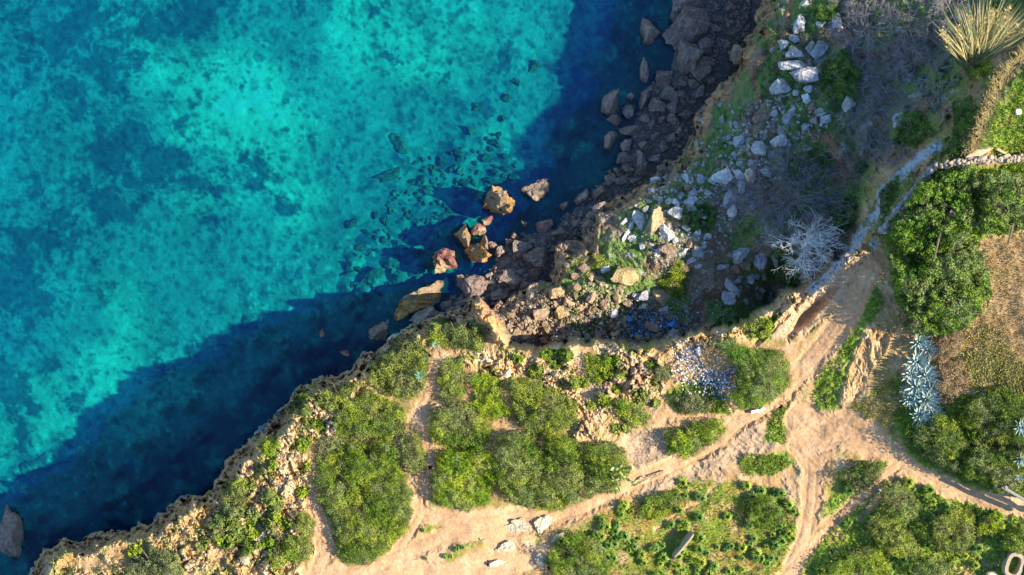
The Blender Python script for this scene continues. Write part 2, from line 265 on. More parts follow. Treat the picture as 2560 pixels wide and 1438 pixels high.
Z = Z+SPUR*(.5+sst(10, -6, seg_dist(X, Y, [(1180,755),(1215,800),(1262,858)], False)-8)*.5)
Z = Z+GM*n3*.05
def zat(px, py):
    fx = np.clip((np.asarray(px, float)-gx[0])/ST, 0, NX-2.01); fy = np.clip((np.asarray(py, float)-gy[0])/ST, 0, NY-2.01)
    ix = fx.astype(int); iy = fy.astype(int); fx = fx-ix; fy = fy-iy
    return (Z[iy, ix]*(1-fx)+Z[iy, ix+1]*fx)*(1-fy)+(Z[iy+1, ix]*(1-fx)+Z[iy+1, ix+1]*fx)*fy
def gat(A, px, py):
    return A[np.clip(((np.asarray(py)-gy[0])/ST+.5).astype(int), 0, NY-1), np.clip(((np.asarray(px)-gx[0])/ST+.5).astype(int), 0, NX-1)]
def U(px, py, z):                                   # photo pixel at height z -> metres
    k = (CAMZ-z)/FPX; return (px-CX)*k, -(py-CY)*k
def M(z): return (CAMZ-z)/FPX                       # metres per photo pixel at height z
# ------------------------------------------------------------------ ground colours (surface colours, with shade and caustic glints painted on the seabed)
def mixc(C, c, m): return C+(np.array(c, np.float32)-C)*np.clip(m, 0, 1)[..., None]
def C3(r, g, b): return np.array((r, g, b), np.float32)
C = np.zeros(X.shape+(3,), np.float32)+C3(.42, .26, .12)
C = mixc(C, (.36, .22, .10), sst(-.2, .6, n1)); C = mixc(C, (.56, .38, .21), sst(0, .7, n2))
dryg = sst(.0, .5, fbm(X, Y, 45, 5, 81, .65))*(1-PM)
C = mixc(C, (.20, .17, .045), dryg*.7)
rockc = C3(.50, .34, .175)+(gid[..., None]-.5)*.16+(n2[..., None])*.05
C = C+(rockc-C)*np.clip(rockm*1.3, 0, 1)[..., None]
C = mixc(C, (.58, .45, .30), rockm*sst(.1, .6, fbm(X, Y, 55, 4, 88))*.8)
C = mixc(C, (.19, .21, .04), rockm*sst(.05, .45, fbm(X, Y, 26, 4, 91))*.8)
C = mixc(C, (.16, .10, .06), rockm*sst(.10, .0, f2-f1)*.3)
# terrace
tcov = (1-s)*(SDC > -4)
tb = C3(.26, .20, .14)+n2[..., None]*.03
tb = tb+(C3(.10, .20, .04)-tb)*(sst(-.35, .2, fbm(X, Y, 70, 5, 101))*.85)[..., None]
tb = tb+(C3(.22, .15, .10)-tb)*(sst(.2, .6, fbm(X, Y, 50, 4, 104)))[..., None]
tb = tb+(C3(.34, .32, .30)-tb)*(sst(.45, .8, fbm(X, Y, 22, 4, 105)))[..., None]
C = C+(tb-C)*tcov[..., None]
C = mixc(C, (.20, .14, .095), brown*.8*sst(-.5, .2, n2))
scrub = loc_mask(jx, jy, [(2090,-100),(2450,-100),(2440,60),(2330,260),(2230,400),(2160,420),(2100,330),(2070,200)], 30)
C = mixc(C, (.13, .12, .12), scrub*.7*sst(-.4, .3, fbm(X, Y, 34, 5, 108, .65)+.2))
rim = (1-s)*sst(75, 10, SDC)*(SDC > 0)
C = mixc(C, (.26, .17, .10), rim*sst(-.4, .3, n2)*.9); C = mixc(C, (.30, .22, .15), (1-s)*sst(9, 3, SDC)*(SDC > 0))
C = mixc(C, (.30, .15, .09), TR)
C = mixc(C, (.22, .15, .10), np.clip(upr*sst(-.2, .4, fbm(X, Y, 40, 4, 107))*sst(-60, 0, SDP)*.6, 0, 1))
C = mixc(C, (.085, .14, .03), upr*(SDP > -30)*sst(.1, .4, fbm(X, Y, 36, 4, 109)+.25)*.85)
# plateau covers
C = mixc(C, (.50, .30, .155), SM*.8); C = mixc(C, (.60, .38, .22), SM*sst(0, .5, n2)*.6)
C = mixc(C, (.24, .21, .05), SM*sst(.08, .4, fbm(X, Y, 34, 4, 111))*.6)
C = mixc(C, (.52, .35, .20), ER*.7); C = mixc(C, (.50, .35, .22), ER*sst(.6, .8, er))
C = mixc(C, (.38, .27, .18), GR*.8*(1-PM)); C = mixc(C, (.27, .20, .14), GR*sst(.1, .6, n2)*.7*(1-PM))
oc = C3(.30, .21, .06)+n2[..., None]*.04
C = C+(oc-C)*(OM*.9)[..., None]; C = mixc(C, (.15, .22, .025), OM*sst(-.35, .25, fbm(X, Y, 30, 5, 120, .65))*.9)
C = mixc(C, (.40, .27, .14), OM*sst(.35, .6, fbm(X, Y, 40, 4, 121)))
C = mixc(C, (.14, .25, .022), GM*.93*sst(-.75, -.05, fbm(X, Y, 38, 5, 124, .65))); C = mixc(C, (.24, .27, .04), GM*sst(.0, .6, fbm(X, Y, 24, 5, 125, .7))*.8); C = mixc(C, (.07, .14, .02), GM*sst(.1, .6, fbm(X, Y, 40, 4, 126))*.7)
fc = C3(.36, .24, .115)+(np.sin((X*.55+Y*.83)*1.1+n2*2)[..., None]*.02)+n3[..., None]*.05
C = C+(fc-C)*FM[..., None]; C = mixc(C, (.33, .30, .09), FM*sst(20, -30, sdist(X, Y, [(2440,590),(2650,590),(2650,910),(2560,900),(2460,830),(2500,700)]))*.8*sst(-.3, .3, n2))
C = mixc(C, (.52, .31, .165), PM*.9); C = mixc(C, (.60, .39, .23), PM*sst(.1, .6, fbm(X, Y*1.4, 26, 4, 130))*.6); C = mixc(C, (.42, .25, .12), PM*sst(.15, .6, fbm(X, Y, 50, 4, 131))*.6)
C = mixc(C, (.55, .36, .20), PM*sst(2200, 2300, X)*.5)
C = mixc(C, (.38, .24, .13), RUT*PM*.4*sst(-.1, .4, n2)); C = mixc(C, (.62, .33, .14), SPUR*.95)
C = mixc(C, (.33, .39, .47), GU*sst(-.5, 0, n3+.2)*.9)
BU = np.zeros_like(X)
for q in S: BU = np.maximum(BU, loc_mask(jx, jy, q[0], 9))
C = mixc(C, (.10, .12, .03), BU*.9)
halo = np.zeros_like(X)
for q in S[:30]: halo = np.maximum(halo, loc_mask(jx, jy, q[0], 26))
C = mixc(C, (.19, .21, .05), halo*sst(-.3, .35, fbm(X, Y, 28, 4, 133))*(1-PM)*.85)
peb = sst(.32, .15, PEB[0])*sst(.72, .9, PEB[2])*(1-BU)*(SDP > 0); C = mixc(C, (.75, .62, .45), peb*.5*(1-FM)); peb2 = sst(.35, .2, PEB[0])*sst(.16, .05, PEB[2])*(SDP > 0); C = mixc(C, (.24, .16, .09), peb2*.6)
# cliffs and shore
steep = sst(.3, .95, 1-np.abs(2*np.clip(prof, 0, 1)-1))*(SDC > -12)*(SDC < 34)
C = mixc(C, (.27, .17, .11), (prof < .97)*(SDC > -6)*.75*sst(-.6, .2, n2+.3)*1.0)
C = mixc(C, (.46, .29, .14), (prof < .97)*(SDC > -6)*sst(-.1, .4, n2+n3*.5)*.8); C = mixc(C, (.17, .11, .075), (prof < .98)*(SDC > -20)*sst(1.6, .3, Z)*.7)
sand = C3(.50, .60, .50)
SBm = (SDC <= -3) | (Z < -.1)
patch = fbm(X*.9+Y*.25, Y, 210, 6, 140, .62)
sb = np.zeros_like(C)+C3(.24, .43, .44)
sb = sb+(C3(.66, .90, .74)-sb)*sst(.05, .8, fbm(X, Y, 330, 4, 145)+.35*np.exp(-((X-560)**2+(Y-250)**2)/9e4))[..., None]
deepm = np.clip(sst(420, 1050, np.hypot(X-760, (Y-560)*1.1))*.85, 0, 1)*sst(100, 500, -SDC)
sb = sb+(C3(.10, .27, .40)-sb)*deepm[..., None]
sx = X+fbm(X, Y, 110, 3, 171)*16+n3*1.5; sy = Y+fbm(X, Y, 110, 3, 172)*16+n2*2
big = fbm(sx, sy, 300, 3, 152)+.9*(np.exp(-((X-600)**2/4e4+(Y-330)**2/6e4))*0)-.9*np.exp(-((X-560)**2/9e4+(Y-260)**2/1.2e4))-.8*np.exp(-((X-850)**2/4e4+(Y-180)**2/2e4))+.5*np.exp(-((X-760)**2/9e3+(Y-350)**2/6e3))+.45*np.exp(-((X-300)**2/4e4+(Y-560)**2/2e4))+.3*np.exp(-((X-480)**2/3e4+(Y-170)**2/1.5e4))
weed = sst(-.02, .26, fbm(sx, sy, 66, 6, 150, .7)+big*.55-.08)
sb = sb+(C3(.035, .14, .22)-sb)*(weed*.8*sst(40, 260, -SDC))[..., None]
for sc_, th, sd_ in ((30, .5, 155), (17, .5, 157)):
    w1, w2, w3 = worley(sx+n3*4, sy+n3*4, sc_, sd_); dots = sst(.58, .12, w1+n3*.12)*sst(.50, .57, w3+.22*patch+.25*big)
    sb = sb+(C3(.025, .13, .21)-sb)*(dots*.55*sst(40, 260, -SDC))[..., None]
shore = sst(420, 120, -SDC)
sb = sb*(1+shore[..., None]*(.28*sst(-.2, .8, fbm(X, Y, 16, 4, 160, .7))-.1)[..., None])
sb = sb+(C3(.98, 1.0, .80)-sb)*(shore*sst(.22, .6, fbm(X, Y, 11, 3, 165))*sst(-.1, .5, n2)*.7)[..., None]  # painted caustic highlights: bright specks in the shallow bed colour
sb = sb+(C3(.20, .17, .13)-sb)*(np.clip(bump*1.6, 0, 1)*nearsh*.8*sst(-.5, .3, n3))[..., None]
fil = 1-np.abs(fbm(sx, sy, 26, 4, 173, .6))*2.2
sb = sb*(1+.34*fbm(X, Y, 10, 4, 170, .8)[..., None]+.07*np.clip(fil, 0, 1)[..., None])*(1+.22*n1[..., None])
sb = sb+(C3(.13, .15, .15)-sb)*(sst(210, 20, -SDC)*.5*sst(-.5, .3, n1+n2*.6))[..., None]  # shade put into the bed colour, stronger towards the cliff
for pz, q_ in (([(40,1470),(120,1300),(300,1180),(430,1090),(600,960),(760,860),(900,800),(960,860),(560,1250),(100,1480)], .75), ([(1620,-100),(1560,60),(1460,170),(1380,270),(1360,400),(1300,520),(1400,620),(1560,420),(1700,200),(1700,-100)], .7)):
    sb = sb+(C3(.05, .08, .13)-sb)*(loc_mask(wx+n2*30, wy+n1*40, pz, 35)*q_*sst(-.7, .2, fbm(X, Y, 34, 4, 175)+.15))[..., None]   # painted shade: bed colour darkened to deepen the cliff shadow on the sea
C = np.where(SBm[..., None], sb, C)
bchm = (beach > .3) & SBm
C = mixc(C, (.10, .085, .08), beach*SBm*.95); C = mixc(C, (.24, .18, .14), beach*SBm*sst(0, .5, n3)*.6)
C = np.clip(C*(1+.22*vnoise(X/2.6, Y/2.6, 200)[..., None]-.11), .01, .9)
# ------------------------------------------------------------------ materials
def mat(name, rough=.85, bump=0.0, bscale=12, attr='Col', base=None, transl=0.0, var=0.0, spec=.3, vscale=6):
    m = bpy.data.materials.new(name); m.use_nodes = True; N = m.node_tree; P = N.nodes['Principled BSDF']
    P.inputs['Roughness'].default_value = rough; P.inputs['Specular IOR Level'].default_value = spec
    if attr: a = N.nodes.new('ShaderNodeAttribute'); a.attribute_name = attr; out = a.outputs[0]
    else: a = N.nodes.new('ShaderNodeRGB'); a.outputs[0].default_value = (*base, 1); out = a.outputs[0]
    tc = N.nodes.new('ShaderNodeTexCoord')
    if var:
        no = N.nodes.new('ShaderNodeTexNoise'); no.inputs['Scale'].default_value = vscale; no.inputs['Detail'].default_value = 8; no.inputs['Roughness'].default_value = .65
        N.links.new(tc.outputs['Object'], no.inputs['Vector'])
        mr = N.nodes.new('ShaderNodeMapRange'); mr.inputs[1].default_value = .3; mr.inputs[2].default_value = .7; mr.inputs[3].default_value = 1-var; mr.inputs[4].default_value = 1+var
        N.links.new(no.outputs[0], mr.inputs[0]); vm = N.nodes.new('ShaderNodeVectorMath'); vm.operation = 'SCALE'
        N.links.new(out, vm.inputs[0]); N.links.new(mr.outputs[0], vm.inputs[3]); out = vm.outputs[0]
    N.links.new(out, P.inputs['Base Color'])
    if bump:
        nb = N.nodes.new('ShaderNodeTexNoise'); nb.inputs['Scale'].default_value = bscale; nb.inputs['Detail'].default_value = 6; N.links.new(tc.outputs['Object'], nb.inputs['Vector'])
        b = N.nodes.new('ShaderNodeBump'); b.inputs['Strength'].default_value = bump; b.inputs['Distance'].default_value = .1
        N.links.new(nb.outputs[0], b.inputs['Height']); N.links.new(b.outputs[0], P.inputs['Normal'])
    if transl:
        t = N.nodes.new('ShaderNodeBsdfTranslucent'); N.links.new(out, t.inputs[0]); x = N.nodes.new('ShaderNodeMixShader'); x.inputs[0].default_value = transl
        N.links.new(P.outputs[0], x.inputs[1]); N.links.new(t.outputs[0], x.inputs[2]); N.links.new(x.outputs[0], N.nodes['Material Output'].inputs[0])
    return m
M_ground = mat('ground_cover', .95, .3, 9, var=.14, vscale=5, spec=.1)
M_seabed = mat('seabed_sand', .95, 0, var=.12, vscale=3, spec=0)
M_rock = mat('rock', .92, 1., 9, var=.45, vscale=5, spec=.1)
M_leaf = mat('leaf', .6, transl=.12, spec=.25)
M_twig = mat('twig', .9, spec=.1)
M_obj = mat('surface', .8, .4, 20, var=.15, vscale=9, spec=.2)
wm = bpy.data.materials.new('sea_water'); wm.use_nodes = True; N = wm.node_tree
for n_ in list(N.nodes):
    if n_.type != 'OUTPUT_MATERIAL': N.nodes.remove(n_)
tr = N.nodes.new('ShaderNodeBsdfTransparent'); tr.inputs[0].default_value = (.06, .585, .55, 1)
df = N.nodes.new('ShaderNodeBsdfDiffuse'); df.inputs[0].default_value = (.0, .01, .30, 1)
gl = N.nodes.new('ShaderNodeBsdfGlossy'); gl.inputs['Roughness'].default_value = .12; gl.inputs[0].default_value = (1, 1, 1, 1)
fr0 = N.nodes.new('ShaderNodeFresnel'); fr0.inputs[0].default_value = 1.33; geo = N.nodes.new('ShaderNodeNewGeometry'); fr = N.nodes.new('ShaderNodeMix'); N.links.new(geo.outputs['Backfacing'], fr.inputs[0]); N.links.new(fr0.outputs[0], fr.inputs[2]); fr.inputs[3].default_value = .03
tc = N.nodes.new('ShaderNodeTexCoord'); nz = N.nodes.new('ShaderNodeTexNoise'); nz.inputs['Scale'].default_value = 1.6; nz.inputs['Detail'].default_value = 8; nz.inputs['Roughness'].default_value = .7
N.links.new(tc.outputs['Object'], nz.inputs['Vector']); bp = N.nodes.new('ShaderNodeBump'); bp.inputs['Strength'].default_value = .5; bp.inputs['Distance'].default_value = .12
N.links.new(nz.outputs[0], bp.inputs['Height']); N.links.new(bp.outputs[0], gl.inputs['Normal']); N.links.new(bp.outputs[0], fr0.inputs['Normal'])
m1 = N.nodes.new('ShaderNodeMixShader'); m1.inputs[0].default_value = .09; N.links.new(tr.outputs[0], m1.inputs[1]); N.links.new(df.outputs[0], m1.inputs[2])
m2 = N.nodes.new('ShaderNodeMixShader'); N.links.new(fr.outputs[0], m2.inputs[0]); N.links.new(m1.outputs[0], m2.inputs[1]); N.links.new(gl.outputs[0], m2.inputs[2])
N.links.new(m2.outputs[0], N.nodes['Material Output'].inputs[0])
# ------------------------------------------------------------------ mesh helpers
def mesh_from(name, V, F, col, m, parent=None, smooth=False):      # V (n,3), F list/array of polygons with equal sides, or list of arrays
    Fs = F if isinstance(F, list) else [F]; me = bpy.data.meshes.new(name)
    V = np.asarray(V, np.float32); me.vertices.add(len(V)); me.vertices.foreach_set('co', V.ravel())
    li = np.concatenate([f.ravel() for f in Fs]).astype(np.int32); tot = np.concatenate([np.full(len(f), f.shape[1]) for f in Fs]).astype(np.int32)
    st = np.r_[0, np.cumsum(tot)[:-1]].astype(np.int32)
    me.loops.add(len(li)); me.loops.foreach_set('vertex_index', li)
    me.polygons.add(len(tot)); me.polygons.foreach_set('loop_start', st); me.polygons.foreach_set('loop_total', tot)
    if smooth: me.polygons.foreach_set('use_smooth', np.ones(len(tot), bool))
    else: me.polygons.foreach_set('use_smooth', np.zeros(len(tot), bool))
    me.update(calc_edges=True)
    if col is not None:
        col = np.asarray(col, np.float32)
        if col.ndim == 1: col = np.tile(col, (len(V), 1))
        a = me.attributes.new('Col', 'FLOAT_COLOR', 'POINT'); a.data.foreach_set('color', np.c_[col, np.ones(len(V), np.float32)].astype(np.float32).ravel())
    me.materials.append(m); o = bpy.data.objects.new(name, me); COL.objects.link(o)
    if parent: o.parent = parent
    return o
def tag(o, label=None, cat=None, group=None, kind=None):
    if label: o['label'] = label
    if cat: o['category'] = cat
    if group: o['group'] = group
    if kind: o['kind'] = kind
    return o
def thing(name, label, cat, loc=(0, 0, 0), group=None):
    o = bpy.data.objects.new(name, None); o.empty_display_size = .2; o.location = loc; COL.objects.link(o); return tag(o, label, cat, group)
class MB:                                            # collects polygons of any size
    def __init__(s): s.V = []; s.F = {}; s.C = []; s.n = 0
    def add(s, V, F, c):
        V = np.asarray(V, np.float32); s.V.append(V); c = np.asarray(c, np.float32)
        s.C.append(np.tile(c, (len(V), 1)) if c.ndim == 1 else c)
        F = np.asarray(F); s.F.setdefault(F.shape[1], []).append(F+s.n); s.n += len(V)
    def build(s, name, m, parent=None, smooth=False, off=None):
        V = np.concatenate(s.V)
        if off is not None: V = V-np.asarray(off, np.float32)
        return mesh_from(name, V, [np.concatenate(f) for f in s.F.values()], np.concatenate(s.C), m, parent, smooth)
def tube(mb, P, R, c, k=5, cap=True):
    P = np.asarray(P, float); n = len(P); R = np.broadcast_to(R, n); T = np.gradient(P, axis=0); T /= np.linalg.norm(T, axis=1)[:, None]+1e-9
    up = np.array((0.13, .21, .97)); A = np.cross(T, up); A /= np.linalg.norm(A, axis=1)[:, None]+1e-9; B = np.cross(T, A)
    a = np.arange(k)*2*np.pi/k
    V = P[:, None]+R[:, None, None]*(np.cos(a)[None, :, None]*A[:, None]+np.sin(a)[None, :, None]*B[:, None])
    i, j = np.meshgrid(np.arange(n-1), np.arange(k), indexing='ij'); j2 = (j+1) % k
    F = np.stack([i*k+j, i*k+j2, (i+1)*k+j2, (i+1)*k+j], -1).reshape(-1, 4); mb.add(V.reshape(-1, 3), F, c)
    if cap: mb.add(V[[0, -1]].reshape(-1, 3), np.array([list(range(k))[::-1], [k+q for q in range(k)]]), c)
def box(mb, cen, size, rz, c, jit=0):
    v = np.array([(x, y, z) for x in (-.5, .5) for y in (-.5, .5) for z in (-.5, .5)])*size
    v += (rng.random(v.shape)-.5)*jit; cz, sz = math.cos(rz), math.sin(rz)
    v = np.c_[v[:, 0]*cz-v[:, 1]*sz, v[:, 0]*sz+v[:, 1]*cz, v[:, 2]]+cen
    mb.add(v, [(0, 1, 3, 2), (4, 6, 7, 5), (0, 4, 5, 1), (2, 3, 7, 6), (0, 2, 6, 4), (1, 5, 7, 3)], c)
# ------------------------------------------------------------------ ground sheets, split where the surface changes
WX, WY = U(X, Y, Z); ALLV = np.stack([WX, WY, Z], -1).reshape(-1, 3); ALLC = C.reshape(-1, 3)
idx = np.arange(NX*NY).reshape(NY, NX); Q = np.stack([idx[:-1, :-1], idx[1:, :-1], idx[1:, 1:], idx[:-1, 1:]], -1)
ctr = (slice(0, NY-1), slice(0, NX-1))
cls = np.zeros((NY-1, NX-1), int)                   # 0 plateau ground
cls[(s < .5)[ctr]] = 1                              # terrace
cls[((PM > .5) & (SDC > 12) & (s >= .5))[ctr]] = 2  # dirt path
cls[((FM > .5))[ctr]] = 3                           # ploughed field
cls[((np.abs(s-.5) < .47) & (upr < .3) & (SDC > 0))[ctr]] = 4
cls[(((prof < .985) & (SDC > -8) & (SDC < 30)))[ctr]] = 4
cls[((GU > .5) & (SDC > 0))[ctr]] = 5
cls[(SBm)[ctr]] = 6; cls[(bchm & (SDC < 0))[ctr]] = 7
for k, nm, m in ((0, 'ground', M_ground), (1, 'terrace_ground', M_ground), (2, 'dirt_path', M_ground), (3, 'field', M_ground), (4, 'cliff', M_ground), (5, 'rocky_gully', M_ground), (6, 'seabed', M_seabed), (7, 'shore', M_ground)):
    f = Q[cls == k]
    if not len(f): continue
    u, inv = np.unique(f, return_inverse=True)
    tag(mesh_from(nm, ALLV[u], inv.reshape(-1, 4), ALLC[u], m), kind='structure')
sea = mesh_from('sea', np.array([(-300, -300, 0), (300, -300, 0), (300, 300, 0), (-300, 300, 0)]), np.array([[0, 1, 2, 3]]), None, wm); tag(sea, kind='structure')
deep = mesh_from('sea_floor', np.array([(-300, -300, -3.6), (300, -300, -3.6), (300, 300, -3.6), (-300, 300, -3.6)]), np.array([[0, 1, 2, 3]]), (.07, .24, .33), M_seabed); tag(deep, kind='structure')
# ------------------------------------------------------------------ rocks
def ico(sub):
    me = bpy.data.meshes.new('t'); import bmesh; bm = bmesh.new(); bmesh.ops.create_icosphere(bm, subdivisions=sub, radius=1); bm.to_mesh(me); bm.free()
    V = np.zeros(len(me.vertices)*3, np.float32); me.vertices.foreach_get('co', V); F = np.array([p.vertices[:] for p in me.polygons]); bpy.data.meshes.remove(me); return V.reshape(-1, 3), F
ICO = {k: ico(k) for k in (2, 3, 4, 5)}
def rock_shape(sub, cuts=12, rough=.05, sq=.5):
    V, F = ICO[sub]; V = V.copy()
    V = V*(1+sq*(np.abs(V).max(1)**-1-1))[:, None]  # towards a block
    for _ in range(cuts):
        n = rng.normal(size=3); n /= np.linalg.norm(n); d = rng.uniform(.42, .86); q = V@n-d; V = V-np.outer(np.clip(q, 0, None), n)
    o = rng.uniform(0, 99, 3)
    for k, a in ((1.6, rough*1.6), (4, rough*1.4), (9, rough*1.0)):
        nn = vnoise(V[:, 0]*k+o[0]+V[:, 2]*k*.7, V[:, 1]*k+o[1]-V[:, 2]*k*.7, 3)*2-1
        V = V*(1+a*nn)[:, None]
    return V, F
ROCKS = []
def rock(px, py, a, b, rot=0, tone='shore', label=None, h=None, zoff=None, cuts=12, rough=.07, name='boulder', sub=None, group=None, small=False, sq=False):
    z0 = float(zat(px, py)); z0 = max(z0, -1.6); a *= 1.08; b *= 1.08
    hh = h if h else .75*min(a, b)*M(z0)*1.15
    zc = z0+hh*.22 if zoff is None else zoff
    if z0 < .05 and zoff is None and a > 9: hh = max(hh, .55); zc = max(zc, -.12*hh)
    k = M(zc+hh*.4); sub = sub or (4 if a*b > 900 else 3 if a*b > 90 else 2)
    V, F = rock_shape(sub, cuts, rough*(1.5 if sub > 3 else 1), .95 if sq else .5)
    mn_, mx_ = V.min(0), V.max(0); V = (V-(mn_+mx_)/2)/((mx_-mn_)/2)
    tl = rng.uniform(-.25, .25); V[:, 2] += V[:, 0]*tl; V = V*(a*k, b*k, hh)
    if sq:
        D_ = V/np.array((a*k, b*k, hh)); q_ = sum((vnoise(V[:, 0]*f_+V[:, 2]*1.3*f_+31, V[:, 1]*f_-V[:, 2]*.8*f_+7, 5)*2-1)*a_ for f_, a_ in ((1.6, .16), (3.7, .12), (8, .07))); V = V+D_*q_[:, None]*(1.6, 1, 1)
    r = math.radians(rot); V = np.c_[V[:, 0]*math.cos(r)-V[:, 1]*math.sin(r), V[:, 0]*math.sin(r)+V[:, 1]*math.cos(r), V[:, 2]]
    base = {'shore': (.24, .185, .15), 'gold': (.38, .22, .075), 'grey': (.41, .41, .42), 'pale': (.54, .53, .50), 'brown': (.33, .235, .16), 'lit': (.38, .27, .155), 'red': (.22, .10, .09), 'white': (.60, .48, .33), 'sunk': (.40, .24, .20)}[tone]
    c = np.array(base)*rng.uniform(.82, 1.15)*rng.uniform(.96, 1.04, 3)
    zz = V[:, 2]/hh; col = np.tile(c, (len(V), 1))
    st_ = vnoise(V[:, 0]*2.2+V[:, 2]+px, V[:, 1]*2.2-V[:, 2]+py, 9)
    if tone == 'gold':
        m_ = sst(.45, .6, st_+.25*(V[:, 1]/(b*k)))[:, None]; col = col*(1-m_)+np.array((.25, .19, .13))*m_
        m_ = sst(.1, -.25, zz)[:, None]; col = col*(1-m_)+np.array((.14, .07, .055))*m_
    elif tone == 'red':
        m_ = sst(.35, .6, st_-.3*(V[:, 1]/(b*k)))[:, None]; col = col*(1-m_)+np.array((.36, .26, .16))*m_
    else:
        col = col*(.8+.4*st_)[:, None]
    if tone in ('grey', 'brown', 'lit'):
        m_ = (sst(.6, .8, vnoise(V[:, 0]*3+px, V[:, 1]*3+py, 12))*.5)[:, None]; col = col*(1-m_)+np.array((.16, .17, .07))*m_
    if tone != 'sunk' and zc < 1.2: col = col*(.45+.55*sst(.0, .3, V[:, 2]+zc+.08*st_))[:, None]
    x, y = U(px, py, zc+hh*.35)
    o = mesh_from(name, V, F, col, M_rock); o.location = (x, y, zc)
    ROCKS.append((px, py, a, b, rot, tone, o, small)); tag(o, label, 'rock' if small else 'boulder', group)
    return o
SH = 'boulders along the shaded shore'; TE = 'boulders strewn over the shaded terrace'; BR = 'brown rocks in the hollow under the cliff'; SE = 'rocks standing in the sea'
